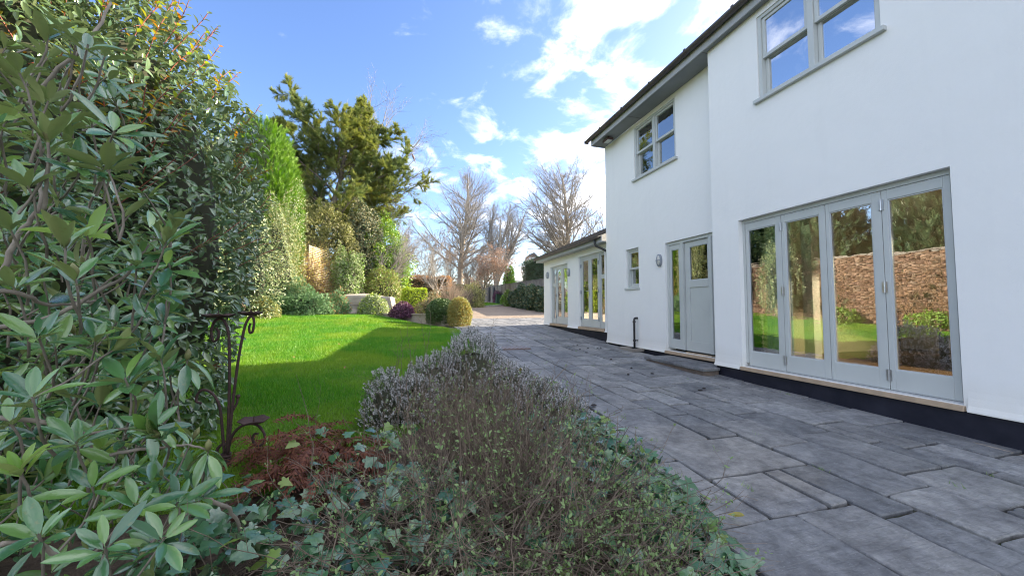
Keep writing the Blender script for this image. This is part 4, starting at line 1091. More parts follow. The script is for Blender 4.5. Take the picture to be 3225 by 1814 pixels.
tall_shrub('dark olive shrub low behind the covered table', (-2.010,21.007), .9, .6, 1.5, 3500, .085, 'dark_grey_ever', None, z0=.9)
tall_shrub('yellow-leaved climber above the top of the trellis', (-4.994,22.911), .9, .5, 1.6, 3600, .085, 'yellow_moss', ('olive', .5), z0=3.7, core=False)
tall_shrub('grey olive shrub between conifer and trellis', (-4.148,20.687), 1.5, .6, 3.0, 8000, .085, 'olive', ('dark_grey_ever', .4), z0=3.3, core=False, amp=.25)

# winter climber on the wall: tangled tawny stems (also what the folding doors mirror)
def climber(name, label, s0, s1, zb, zt, n, mat, off=.10, spread=.25, group=None, leaves=None):
    segs = []; lp = []
    for k in range(n):
        s_ = random.uniform(s0, s1); x, y = on_wall(s_, off + random.random() * .1); p = Vector((x, y, zb + random.random() ** 2 * (zt - zb) * .6)); a = random.gauss(0, .9); L = random.uniform(.5, 1.6)
        d = WD * math.sin(a) + Vector((0, 0, math.cos(a))); r0 = random.uniform(.004, .011)
        for i in range(6):
            d = (d + WD * random.gauss(0, .28) + Vector((0, 0, random.gauss(-.02, .22))) + WNRM * random.gauss(.03, spread * .6)).normalized(); q = p + d * L / 6
            if (q - Vector((*on_wall((q - WP).dot(WD)), q.z))).dot(WNRM) < .06: q += WNRM * .06
            segs.append((*p, *q, r0, r0 * .8)); p = q; r0 *= .8
            if leaves and random.random() < .6: lp.append(tuple(q))
    o = empty(name, (*on_wall((s0 + s1) / 2, off), zb), label, 'climber', group); V, F = tubes(segs); np_obj('stems', V, F, M[mat], o)
    if lp: lp = np.array(lp); crown('leaves', lp, np.tile([.7, -.3, .4], (len(lp), 1)), .07, leaves, T_OVAL, o)
    return o
climber('wall_climber', 'tawny leafless climber sprawling left of the trellis', -3.2, -.7, .7, 4.9, 1000, 'twig_red', .15, .35, None, 'yellow_moss')
climber('wall_climber', 'thin brown climber stems creeping over the trellis slats', -1.5, 1.5, 1.3, 4.9, 330, 'twig_red', .16, .22, None, 'yellow_moss')
climber('wall_climber', 'bare twiggy climber on the brick wall facing the folding doors', -16.5, -9.5, .9, 3.5, 420, 'twig_red', .12, .3)
for s_, lab in ((-8.2, 'pale leafy climber on the brick wall reflected in the left door panes'), (-6.0, 'silvery leafed climber high on the brick wall')):
    x, y = on_wall(s_, .5); tall_shrub(lab, (x, y), 1.0, .6, 3.4, 5000, .085, 'varieg', ('dark_ever', .4), z0=.8)
x, y = on_wall(-13, .5)
for s_, lab in ((-15.2, 'low green border plant under the brick wall, nearest the camera'), (-12.4, 'low green border plant at the middle of the brick wall'), (-10.2, 'low leafy border plant beside the pale climber')):
    x, y = on_wall(s_, .6); shrub('border_plant', lab, 'shrub', (x, y), .7, .5, .55, 1300, .08, 'laurel', core=False)

# ------------------------------------------------------------------ conifers
def conifer_wall(name, label, c, rx, ry, h, n, mat, size, z0, tpl=T_FEATHER, group=None, taper=.35):
    """dense upright conifer: feathery sprays all over a tall tapering body"""
    o = empty(name, (c[0], c[1], z0), label, 'tree', group)
    th = rng.random(n) * 2 * np.pi; u = 1 - np.sqrt(1 - rng.random(n) * .985)
    prof = (1 - u ** 2.2) ** .6 * (1 - taper * u)
    d = np.stack([np.cos(th), np.sin(th), u * 2], 1); k = lumps(d, 9, .10, 4.0, _seed[0] + 50); _seed[0] += 1; dep = 1 - .22 * rng.random(n) ** 2
    p = np.stack([c[0] + rx * prof * k * dep * np.cos(th), c[1] + ry * prof * k * dep * np.sin(th), z0 + h * u * (.97 + .03 * k)], 1)
    out = np.stack([np.cos(th), np.sin(th), .25 + u], 1)
    D = norm(out) * .8 + np.array([0, 0, .45]) + rdir(n) * .45; N = rdir(n) * .8 + out * .5
    V, F = scatter(p, D, N, size * rng.uniform(.6, 1.3, n), tpl); np_obj('crown', V, F, M[mat], o)
    V, F = tubes([(c[0], c[1], z0 - .2, c[0], c[1], z0 + h * .8, .16, .03)]); np_obj('trunk', V, F, M['bark'], o, True)
    m = MB(); m.lathe((c[0], c[1], z0 + .1), [(min(rx, ry) * .72 * (1 - q ** 2.2) ** .6 * (1 - taper * q), h * q) for q in (0, .2, .4, .6, .75, .84)], 12).build('inner_dark_core', M['core'], o, True)
    return o
conifer_wall('cypress', 'bright green feathery cypress rising behind the big glossy shrub', (-6.014,17.995), 1.75, 1.5, 9.2, 15000, 'leyl', .36, .9, taper=.15)
for (x, y), lab, h in (((-8.0, 12.2), 'tall dark cypress behind the brick wall, left of the bright one', 7.0), ((-9.2, 8.4), 'tall dark cypress behind the brick wall, second from the camera', 6.6), ((-10.2, 4.6), 'tall dark cypress behind the brick wall, nearest the camera', 6.8), ((-7.0, 15.6), 'tall cypress between the dark row and the bright cypress', 7.2)):
    conifer_wall('cypress', lab, (x, y), 1.9, 2.2, h, 4200, 'dark_ever', .55, .9, group='cypresses behind the brick wall', taper=.2)

def spray_tree(name, label, base, h, limbs, cfg, mat, spray, per, droop, r0=.28, lean=(0, 0)):
    segs, tips = [], []
    top = Vector(base)
    grow(segs, tips, base, (lean[0], lean[1], 1), h, r0, 0, 3, cfg)
    A = np.array(segs); o = empty(name, base, label, 'tree')
    V, F = tubes(A[A[:, 8] <= 1][:, :8]); np_obj('trunk', V, F, M['bark'], o, True)
    V, F = tubes(A[A[:, 8] > 1][:, :8]); np_obj('branches', V, F, M['twig'], o)
    B = A[A[:, 8] >= 2]; idx = np.repeat(np.arange(len(B)), per); n = len(idx); f = rng.random((n, 1))
    p = B[idx, 0:3] * (1 - f) + B[idx, 3:6] * f; d = norm(B[idx, 3:6] - B[idx, 0:3])
    D = d * .9 + rdir(n) * .55 + np.array([0, 0, droop]); N = np.array([0, 0, 1.0]) + rdir(n) * .5
    V, F = scatter(p, D, N, spray * rng.uniform(.6, 1.25, n), T_SPRAY); np_obj('crown', V, F, M[mat], o)
    return o
cfgY = dict(steps=[12, 6, 4, 2], jit=[.05, .10, .14, .16], up=[.02, .045, .06, .03], kids=[4.6, 2.5, 1.6, 0], ang=[62, 48, 42], ratio=[.34, .40, .45], bare=[.18, .12, .1], rr=[.40, .55, .6], rmin=.006, prof=lambda f: .75 + .65 * math.sin(math.pi * min(1, (f - .15) / .8)) - .45 * f)
random.seed(21); rng = np.random.default_rng(21)
yb_ = (-5.013,23.301,1.925)
spray_tree('conifer', 'tall spreading dark olive conifer with sky showing through its crown', (yb_[0], yb_[1], .9), 12.2, 40, cfgY, 'yew', .27, 8, .16, .30, (.05, 0))
random.seed(4)
yb_ = (-8.039,27.297,2.013)
spray_tree('conifer', 'second dark conifer half hidden behind the bright cypress', (yb_[0], yb_[1], .9), 11.6, 30, dict(cfgY, ratio=[.22, .40, .45]), 'yew', .28, 5, .26, .22, (-.02, 0))
x, y = (13.502,48.208); conifer_wall('cypress', 'small yellow-green cypress beyond the concrete wall', (x, y), 1.1, 1.1, 6.4, 2600, 'leyl', .42, .9, taper=.4)

random.seed(8)
# ------------------------------------------------------------------ bare winter trees
tear = lambda f: 1.15 * (1 - f) ** .62 * min(1, .6 + f * 1.4) + .12
cfgL = dict(steps=[16, 7, 4, 2], jit=[.025, .07, .11, .15], up=[.02, .060, .05, .02], kids=[5.2, 2.5, 2.1, 0], ang=[54, 36, 40], ratio=[.47, .42, .52], bare=[.20, .12, .05], rr=[.36, .55, .62], rmin=.010, prof=tear)
cfgV = dict(steps=[8, 9, 5, 3], jit=[.05, .06, .11, .15], up=[.02, .05, .04, .02], kids=[1.7, 2.0, 2.2, 0], ang=[24, 38, 42], ratio=[.95, .42, .48], bare=[.20, .22, .08], rr=[.72, .42, .6], rmin=.015, prof=lambda f: 1.25 - .75 * f)
cfgS = dict(steps=[5, 6, 5, 3], jit=[.06, .09, .13, .16], up=[.0, .07, .05, .03], kids=[3.0, 2.2, 2.0, 0], ang=[40, 34, 38], ratio=[.85, .50, .5], bare=[.35, .12, .05], rr=[.55, .58, .6], rmin=.007, prof=lambda f: 1.1 - .35 * f)
def T(px, Z, dz=0): 
    return None
b_ = (8.760,61.988,3.159); bare_tree((b_[0], b_[1], 2.0), 22.0, .52, cfgL, 'tallest bare tree with a teardrop crown, left of the twin-stemmed one', mat='bark_pale')
b_ = (25.899,54.956,3.108); bare_tree((b_[0], b_[1], 2.0), 20.2, .60, dict(cfgL, ang=[52, 36, 40], ratio=[.50, .42, .52], prof=lambda f: 1.2 * (1 - f) ** .42 * min(1, .75 + f) + .10), 'bare tree with a dense dome of twigs, rising over the extension roof', mat='bark_pale')
b_ = (12.694,50.445,2.862); bare_tree((b_[0], b_[1], 2.0), 9.0, .45, cfgV, 'bare tree with slim forking stems left of the leaning trunk', mat='bark_pale', lean=(-.14, 0))
b_ = (11.383,48.743,2.801); bare_tree((b_[0] - .4, b_[1], 2.0), 9.6, .42, cfgV, 'bare tree whose trunk leans right beyond the concrete wall', mat='bark_pale', lean=(.34, 0))
b_ = (26.723,46.393,2.869); bare_tree((b_[0], b_[1], 2.0), 12.5, .35, cfgS, 'bare tree almost hidden behind the house corner', mat='bark')
b_ = (2.216,25.375,2.049); bare_tree((b_[0], b_[1], 1.1), 2.6, .13, cfgS, 'small bare tree with many upright stems behind the lime cube', mat='bark_pale')
b_ = (7.195,35.408,1.919); tr_, tips = bare_tree((b_[0], b_[1], float(g(b_[0], b_[1]))), 3.3, .19, dict(cfgS, ang=[48, 38, 40], ratio=[.9, .55, .5]), 'small spreading tree with rusty leaves on the grass island', lean=(.10, 0))
tp = tips[rng.random(len(tips)) < .7][:, :3]; tp = np.repeat(tp, 3, 0) + rng.normal(size=(len(tp) * 3, 3)) * .16
crown('leaves', tp, np.tile([0, 0, .3], (len(tp), 1)) + rdir(len(tp)), .15, 'rusty', T_OVAL, tr_)
b_ = (-2.347,20.454,1.786); bare_tree((b_[0], b_[1], .9), 3.6, .13, dict(cfgS, ratio=[.80, .52, .5], up=[.04, .06, .05, .03], ang=[34, 34, 38]), 'bare tree leaning right over the covered table', mat='bark', lean=(.75, .1))
# the big bare tree whose limbs fan out to the right of the conifer
segs = []; b_ = Vector((-4.639,26.331,1.707)); fk = Vector((-3.826,25.825,6.941)); cfF = dict(steps=[9, 6, 3], jit=[.055, .11, .15], up=[.030, .05, .03], kids=[2.2, 1.7, 0], ang=[32, 38], ratio=[.36, .45], bare=[.30, .15], rr=[.5, .6], rmin=.007, prof=lambda f: 1.15 - .5 * f)
segs.append((*b_, *b_.lerp(fk, .5), .24, .20, 0)); segs.append((*b_.lerp(fk, .5), *fk, .20, .16, 0))
for e_ in ((-1.328,24.245,13.456), (-0.568,25.078,13.241), (0.045,24.023,12.096), (0.704,24.263,11.828), (1.067,24.430,10.612), (0.864,23.851,8.836), (0.110,25.148,8.108), (-0.755,24.289,7.402), (-2.492,25.462,14.547), (-0.439,25.688,10.812)):
    v = Vector(e_) - fk; dd = (v.normalized() - Vector((0, 0, .18)) + Vector(rdir(1)[0]) * .05).normalized(); grow(segs, [], fk, dd, v.length * 1.05, .075, 0, 2, cfF)
o = empty('bare_tree', (b_.x, b_.y, .9), 'large bare tree fanning out to the right of the dark conifer', 'tree')
A = np.array(segs); V, F = tubes(A[A[:, 8] == 0][:, :8]); np_obj('trunk', V, F, M['bark_pale'], o, True); V, F = tubes(A[A[:, 8] > 0][:, :8]); np_obj('crown', V, F, M['twig_grey'], o)
lbl = ['misty bare tree filling the gap left of the tallest tree', 'low bare thicket tree below the tallest tree', 'bare thicket tree right of the small upright one', 'bare thicket tree behind the rusty-leaved tree', 'bare thicket tree just left of the concrete wall', 'bare far tree right of the leaning trunk', 'bare far tree left of the pale distant tower', 'pinkish bare tree behind the laurel']
for (px, Z, h, mt), lb in zip(((1335, 42, 5.2, 'twig'), (1420, 46, 4.6, 'twig'), (1475, 50, 4.8, 'twig'), (1535, 60, 5.6, 'twig_grey'), (1500, 55, 4.2, 'twig'), (1640, 66, 6.0, 'twig'), (1690, 72, 5.6, 'twig'), (1275, 34, 4.4, 'twig')), lbl):
    d_ = Vector((0.277 * Z + (px - 1612.5) / 1168 * Z * .961, .961 * Z - (px - 1612.5) / 1168 * Z * .277, 0))
    bare_tree((d_.x, d_.y, 1.6), h, .13, dict(cfgS, rmin=.015), lb, mat='bark', twig=mt, group='bare trees beyond the garden')
# back of the garden: hedges, coloured stems
hedge('beech_hedge', 'brown-leaved beech hedge at the back of the garden', 'hedge', (1.590,28.200), (3.4, .9, 2.5), -.2, 9000, .11, 'brownleaf', z0=1.0)
hedge('dark_hedge', 'dark evergreen hedge behind the small bare tree', 'hedge', (2.038,26.508), (3.0, .8, 1.35), -.1, 5200, .10, 'dark_ever', z0=.9)
hedge('dark_hedge', 'dark hedge across the far end of the drive', 'hedge', (7.415,49.966), (9.5, 1.2, 2.6), .0, 5200, .18, 'dark_grey_ever', z0=1.6)
shrub('yellow_green_shrub', 'pale yellow-green shrub behind the golden one', 'shrub', (5.066,29.802), 1.1, .9, 1.9, 5200, .11, 'olive', z0=1.15, amp=.2)
def stem_bush(label, c, h, n, mat, z0):
    o = empty('stem_bush', (c[0], c[1], z0), label, 'shrub'); segs = []
    for k in range(n):
        a = random.uniform(0, 6.28); t_ = random.uniform(.1, .75); d = Vector((math.cos(a) * math.sin(t_), math.sin(a) * math.sin(t_), math.cos(t_))); p = Vector((c[0], c[1], z0)); r0 = random.uniform(.010, .022)
        for i in range(6):
            d = (d + Vector((random.gauss(0, .12), random.gauss(0, .12), .06))).normalized(); q = p + d * h / 6 * random.uniform(.7, 1.1); segs.append((*p, *q, r0, r0 * .8)); r0 *= .8
            if i > 1 and random.random() < .8:
                e_ = q + (d + Vector((random.gauss(0, .5), random.gauss(0, .5), random.gauss(0, .3)))).normalized() * h * .2; segs.append((*q, *e_, r0 * .6, r0 * .3))
            p = q
    V, F = tubes(segs); np_obj('stems', V, F, M[mat], o)
stem_bush('bush of dark bare reddish stems behind the golden shrub', (2.749,23.176), 1.9, 130, 'twig', 1.0)
stem_bush('bush of pale bare stems between dark ball and island', (3.707,24.983), 1.7, 40, 'bark_pale', 1.0)
stem_bush('dark sprawling bare stems right of the golden shrub', (4.348,25.840), 1.8, 60, 'bark', 1.05)
# along the concrete wall
hedge('clipped_conifer_hedge', 'dark clipped hedge showing over the concrete wall', 'hedge', (12.2, 30.4), (2.4, 8.2, 2.5), 0, 12000, .20, 'dark_ever', T_FEATHER, z0=3.05)
for k, (y, h, lab, mt) in enumerate(((32.0, 1.35, 'small lighter green laurel, farthest along the concrete wall', 'laurel'), (29.9, 1.6, 'second dark laurel from the far end of the concrete wall', 'dark_ever'), (27.7, 1.85, 'third dark laurel along the concrete wall, rounded top', 'dark_ever'), (25.4, 1.95, 'dark laurel beside the extension, largest of the row', 'dark_ever'), (23.4, 1.5, 'glossy laurel lowest by the extension corner', 'dark_ever'))):
    tall_shrub(lab, (9.05, y), .62, 1.15, h, 5200, .14, mt, ('dark_grey_ever', .15), z0=float(g(9, y)) - .1, name='laurel_bush')
tall_shrub('reddish bare bush against the concrete wall', (9.3, 37.9), .4, .7, 1.3, 1500, .12, 'purple', None, z0=float(g(9, 37.9)), core=False, name='red_bush')
# buildings glimpsed beyond
wb = empty('white_outbuilding', (14.6, 62, 2.0), 'low white outbuilding roof glimpsed past the leaning trunk', 'building')
x, y = (18.629,59.233)
wb.location = (x, y, 2.0)
MB().box(x - 1.0, x + 1.1, y, y + 4, 2.0, 5.6).build('wall', M['white_far'], wb)
MB().add([(x - 1.2, y - .2, 5.6), (x + 1.2, y - .2, 5.6), (x + 1.1, y + 3, 6.8), (x - .8, y + 3, 6.8)], [(0, 1, 2, 3)]).build('roof', M['white_far'], wb)
x, y = (46.902,132.355)
tw = empty('distant_house', (x, y, 2.0), 'pale distant house gable hazy beyond the trees', 'building')
MB().box(x - 1.9, x + 1.9, y, y + 5, 2.0, 20).build('wall', surf('pale_blue_render', (.55, .60, .68), None, .8), tw)
MB().add([(x - 2.1, y - .2, 20), (x + 2.1, y - .2, 20), (x + 2.1, y + 5.2, 20), (x - 2.1, y + 5.2, 20), (x, y - .2, 21.8), (x, y + 5.2, 21.8)], [(0, 1, 4), (1, 2, 5, 4), (2, 3, 5), (3, 0, 4, 5)]).build('roof', M['tile'], tw)
for zz_ in (6, 10, 14): MB().box(x - .6, x + .6, y - .05, y + .01, zz_, zz_ + 1.6).build('window', M['gutter'], tw)
# far wood as one mass round the horizon
n = 26000; a = rng.uniform(-1.2, 1.5, n); rr_ = rng.uniform(95, 150, n); hh = (5 + 3.0 * np.sin(a * 17) + 2 * np.sin(a * 41 + 1)) * rng.random(n) ** .8
p = np.stack([np.sin(a) * rr_, np.cos(a) * rr_, 2 + hh], 1); far = crown('far_wood', p, rdir(n), 1.5, leafm('far_wood_twigs', (.13, .105, .085), (.19, .155, .12), (.10, .095, .065), .9, .1), T_SMALL); tag(far, 'hazy brown winter woodland on the skyline', None, None, 'stuff')
# a bird on the bare tree
bp = (0.421,24.393,10.904)
bd = empty('bird', bp, 'plump pinkish-grey pigeon perched on the bare branch tip', 'bird')
bmat = surf('pigeon_feathers', (.34, .22, .21), (.26, .21, .22), .7, 40)
m = MB(); ax_ = Vector((-.35, 0, .94)).normalized()
prof = [(0, .004), (.05, .03), (.12, .058), (.20, .075), (.28, .070), (.35, .045), (.39, .032), (.43, .034), (.46, .028), (.485, .006)]
m.tube([Vector(bp) + ax_ * (q - .18) for q, r_ in prof], [r_ for q, r_ in prof], 10).build('body', bmat, bd, True)
MB().tube([Vector(bp) + ax_ * .265, Vector(bp) + ax_ * .265 + Vector((-.06, -.01, -.005))], [.010, .002], 6).build('beak', M['bark'], bd)
MB().tube([Vector(bp) - ax_ * .14, Vector(bp) - ax_ * .36], [.035, .012], 6).build('tail', bmat, bd)
fr_ = Vector(bp) - fk
MB().tube([fk + fr_ * .45 + Vector((0, 0, -.35)), fk + fr_ * .75 + Vector((0, 0, -.32)), Vector(bp) + Vector((0, 0, -.19)), Vector(bp) + Vector((.55, 0, .35))], [.03, .022, .014, .005], 6).build('branch', M['twig'], o)

# ------------------------------------------------------------------ lawn grass
def grass():
    n = 420000
    y = 2.2 + 14.6 * rng.random(n) ** 1.55; x = -6.4 + 8.2 * rng.random(n); k = in_lawn(x, y) & (x > -.75 * y - .6); x, y = x[k], y[k]; n = len(x)
    P_ = np.stack([x, y, g(x, y) - .014], 1); hgt = (.030 + .022 * rng.random(n)) * (1 + .25 * np.sin(x * 1.7 + y * .9) * np.sin(y * 1.3)) * (1 + .045 * y)
    D = np.stack([rng.normal(0, .38, n), rng.normal(0, .38, n), np.ones(n)], 1); a = rng.random(n) * 6.28; N = np.stack([np.cos(a), np.sin(a), np.zeros(n)], 1)
    t_ = (T_BLADE[0] * np.array([1, 1.25, 1]), T_BLADE[1]); V, F = scatter(P_, D, N, hgt, t_)
    tag(np_obj('lawn_grass', V, F, M['grass']), 'short bright green lawn grass, sunlit towards the back', None, None, 'stuff')
    xi = -1.8 + 10.4 * rng.random(60000); yi = 29.4 + 14.2 * rng.random(60000); k = in_isl(xi, yi); xi, yi = xi[k], yi[k]; n = len(xi)
    V, F = scatter(np.stack([xi, yi, g(xi, yi) + .06], 1), np.stack([rng.normal(0, .4, n), rng.normal(0, .4, n), np.ones(n)], 1), rdir(n), .09 + .05 * rng.random(n), t_)
    tag(np_obj('island_grass', V, F, M['grass']), 'grass on the island in the gravel drive', None, None, 'stuff')
grass()
# rough tussocks where the lawn meets the bed and paving, weeds in the joints
k = []
for a in range(5):
    p0, p1 = Vector((*LAWN[a], 0)), Vector((*LAWN[a + 1], 0))
    for q in range(int((p1 - p0).length * 160)):
        p = p0.lerp(p1, random.random()); k.append((p.x + random.gauss(0, .03), p.y + random.gauss(0, .03)))
k = np.array(k); V, F = scatter(np.stack([k[:, 0], k[:, 1], g(k[:, 0], k[:, 1])], 1), np.stack([rng.normal(.1, .5, len(k)), rng.normal(0, .5, len(k)), np.ones(len(k))], 1), rdir(len(k)), .05 + .05 * rng.random(len(k)), T_BLADE)
tag(np_obj('edge_grass', V, F, M['grass']), 'longer grass along the edge of the lawn', None, None, 'stuff')

# ------------------------------------------------------------------ helper: the largest leaves as objects, the rest as one part
def leaf_parts(root, items, tpls, mats, limit=300, name='leaf'):
    """items: (pos, dir, normal, size, template, material); nearest/largest become parts of their own"""
    camv = np.array([0, 0, CAM_H]); ax_ = np.array([math.sin(R(16.110)), math.cos(R(16.110)), 0])
    def shown(it):
        v = np.array(it[0]) - camv; z = v @ ax_
        if z < .25: return 0
        s = np.array([v @ np.array([ax_[1], -ax_[0], 0]), v[2]]) / z
        return it[3] / z if abs(s[0]) < 1.45 and abs(s[1]) < .83 else 0
    items = sorted(items, key=shown, reverse=True); meshes = {}
    base = world_loc(root)
    for it in items[:limit]:
        key = (it[4], it[5])
        if key not in meshes: meshes[key] = np_mesh(name, *tpls[it[4]], M[mats[it[5]]], True)
        o = bpy.data.objects.new(name, meshes[key]); COL.objects.link(o); o.parent = root
        D, B, N = frames(np.array([it[1]], float), np.array([it[2]], float))
        mt = np.eye(4); mt[:3, 0] = D[0] * it[3]; mt[:3, 1] = B[0] * it[3]; mt[:3, 2] = N[0] * it[3]; mt[:3, 3] = np.array(it[0]) - np.array(base)
        o.matrix_local = Matrix(mt.tolist())
    rest = items[limit:]
    for mi in range(len(mats)):
        out = []
        for ti in range(len(tpls)):
            q = [it for it in rest if it[4] == ti and it[5] == mi]
            if q: out.append(scatter(np.array([i[0] for i in q]), np.array([i[1] for i in q]), np.array([i[2] for i in q]), np.array([i[3] for i in q]), tpls[ti]))
        if out:
            V, F = merge(out); o = np_obj('leaf_mass', V, F, M[mats[mi]], root, True); o['kind'] = 'stuff'

CAMV = Vector((0, 0, CAM_H)); FWD = Vector((math.sin(R(16.110)), math.cos(R(16.110)), 0)); RGT = Vector((FWD.y, -FWD.x, 0))

# ------------------------------------------------------------------ big glossy photinia behind
ph = empty('photinia', (-2.45, 3.95, .1), 'huge glossy dark green shrub with red young shoots at its top edge', 'shrub')
items = []; segs = []
blobs = [((-2.50, 3.98, 1.75), (1.07, .94, 2.55)), ((-2.75, 3.35, 1.6), (1.05, .9, 2.5)), ((-3.55, 3.10, 2.0), (1.2, 1.0, 2.6)), ((-2.70, 4.05, 1.0), (.80, .70, 1.15))]
for bi, (c_, r_) in enumerate(blobs):
    n = (16500, 13000, 8500, 5600)[bi]; d = rdir(n); kk = lumps(d, 9, .085, 4.5, 70 + bi); dep = 1 - .24 * rng.random(n) ** 1.8
    p = d * np.array(r_) * (kk * dep)[:, None] + np.array(c_); p = p[p[:, 2] > .12] if True else p
    dd = norm((p - np.array(c_)) / np.array(r_))
    ins = np.zeros(len(p), bool)
    for bj, (c2, r2) in enumerate(blobs):
        if bj != bi: ins |= (np.linalg.norm((p - np.array(c2)) / np.array(r2), axis=1) < .70)
    p, dd = p[~ins], dd[~ins]; n = len(p)
    D = dd * .55 + rdir(n) * .75 + np.array([0, 0, -.32]); N = dd * .8 + np.array([0, 0, .55]) + rdir(n) * .45; sz = .092 * rng.uniform(.6, 1.2, n); ti = rng.integers(0, 2, n)
    items += [(tuple(p[i]), tuple(D[i]), tuple(N[i]), sz[i], ti[i], 0) for i in range(n)]
    # young shoots beyond the surface, mostly high and on the sunny side
    m_ = 0
    while m_ < (120, 80, 50, 6)[bi]:
        v = rdir(1)[0]
        if v[2] < -.05 or (v[0] < -.3 and v[2] < .5): continue
        m_ += 1; q = Vector(np.array(c_) + v * np.array(r_) * .93); sd = (Vector(v) * .7 + Vector((.15, .15, .75)) + Vector(rdir(1)[0]) * .25).normalized(); L = random.uniform(.22, .48); red = random.random()
        for s_ in range(7):
            q2 = q + sd * L / 7; segs.append((*q, *q2, .0045, .003)); q = q2; sd = (sd + Vector(rdir(1)[0]) * .10).normalized()
            if s_ > 0:
                for sg in (0, 1):
                    a = s_ * 2.4 + sg * 3.14; o_ = sd.orthogonal().normalized(); o_.rotate(Matrix.Rotation(a, 3, sd)); ld = (o_ + sd * .7 + Vector((0, 0, -.12))).normalized()
                    items.append((tuple(q), tuple(ld), tuple(sd + Vector((0, 0, .3))), random.uniform(.045, .08) * (1.0 if s_ < 5 else .7), random.randint(0, 1), 1 if (v[2] > .25 and red < .75) else 0))
leaf_parts(ph, items, T_PHOT, ['photinia', 'photinia_young'], 300)
V, F = tubes(segs); np_obj('young_shoots', V, F, M['photinia_red'], ph)
segs = []
cf = dict(steps=[5, 5, 4], jit=[.10, .14, .18], up=[.03, .03, .02], kids=[2.4, 1.8, 0], ang=[38, 42], ratio=[.32, .5], bare=[.2, .15], rr=[.55, .6], rmin=.003, prof=lambda f: 1.0)
for c_, hgt in (((-2.4, 4.0), 2.9), ((-2.8, 3.4), 3.0), ((-3.4, 3.1), 3.2), ((-2.2, 4.2), 1.6)): grow(segs, [], (*c_, .05), (random.gauss(0, .1), random.gauss(0, .1), 1), hgt, .035, 0, 2, cf)
V, F = tubes(np.array(segs)[:, :8]); np_obj('branches', V, F, M['rstem'], ph, True)
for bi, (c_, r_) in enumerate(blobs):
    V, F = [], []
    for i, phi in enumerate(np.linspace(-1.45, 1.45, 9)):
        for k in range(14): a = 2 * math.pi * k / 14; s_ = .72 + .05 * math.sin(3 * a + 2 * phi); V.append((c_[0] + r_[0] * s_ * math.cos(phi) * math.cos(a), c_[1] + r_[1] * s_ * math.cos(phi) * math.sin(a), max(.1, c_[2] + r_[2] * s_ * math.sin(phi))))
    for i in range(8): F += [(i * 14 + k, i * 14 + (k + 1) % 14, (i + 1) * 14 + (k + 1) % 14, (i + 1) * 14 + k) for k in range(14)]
    MB().add(V, F).build('inner_dark_core', M['core'], ph, True)
# dead flower heads
for k in range(26):
    segs = []
    v = rdir(1)[0]
    if v[1] > .2: v[1] *= -1
    c_, r_ = blobs[k % 3]; q = Vector(np.array(c_) + v * np.array(r_) * .97)
    for s_ in range(14): segs.append((*q, *(q + Vector(rdir(1)[0]) * .035 + Vector(v) * .03), .0022, .003))
    V, F = tubes(segs); np_obj('dead_flower_head', V, F, M['fallen'], ph)

# ------------------------------------------------------------------ rhododendron in the near left corner
rh = empty('rhododendron', (-1.15, 1.15, .1), 'large rhododendron with long leathery leaves filling the near left corner', 'shrub')
items, segs, buds = [], [], []
def whorl(c, ax_, n, L, spread, droop, mat=0, bud=.5, twigl=.16):
    c = Vector(c); ax_ = Vector(ax_).normalized(); s0 = ax_.orthogonal().normalized(); a0 = random.uniform(0, 6.28)
    for k in range(n):
        a = a0 + 2.399 * k; o_ = s0.copy(); o_.rotate(Matrix.Rotation(a, 3, ax_)); an = R(spread + random.gauss(0, 10) - 18 * (k / n))
        d = ax_ * math.cos(an) + o_ * math.sin(an) + Vector((0, 0, -droop)); nn = ax_ * math.sin(an) - o_ * math.cos(an) * -1 * 0 + ax_ * .6 - o_ * math.cos(an) * .8
        items.append((tuple(c - ax_ * random.uniform(0, .035)), tuple(d), tuple(nn + Vector(rdir(1)[0]) * .15), L * random.uniform(.62, 1.28), 2 if droop > .35 else random.choice((0, 0, 1)), mat))
    p = c; d = -ax_; r0 = .0036
    for i in range(5):
        q = p + d * twigl / 3; segs.append((*p, *q, r0, r0 * 1.08)); r0 *= 1.08; p = q; d = (d + Vector((-.10, .05, -.10)) + Vector(rdir(1)[0]) * .22).normalized()
    if random.random() < bud: buds.append((c, ax_))
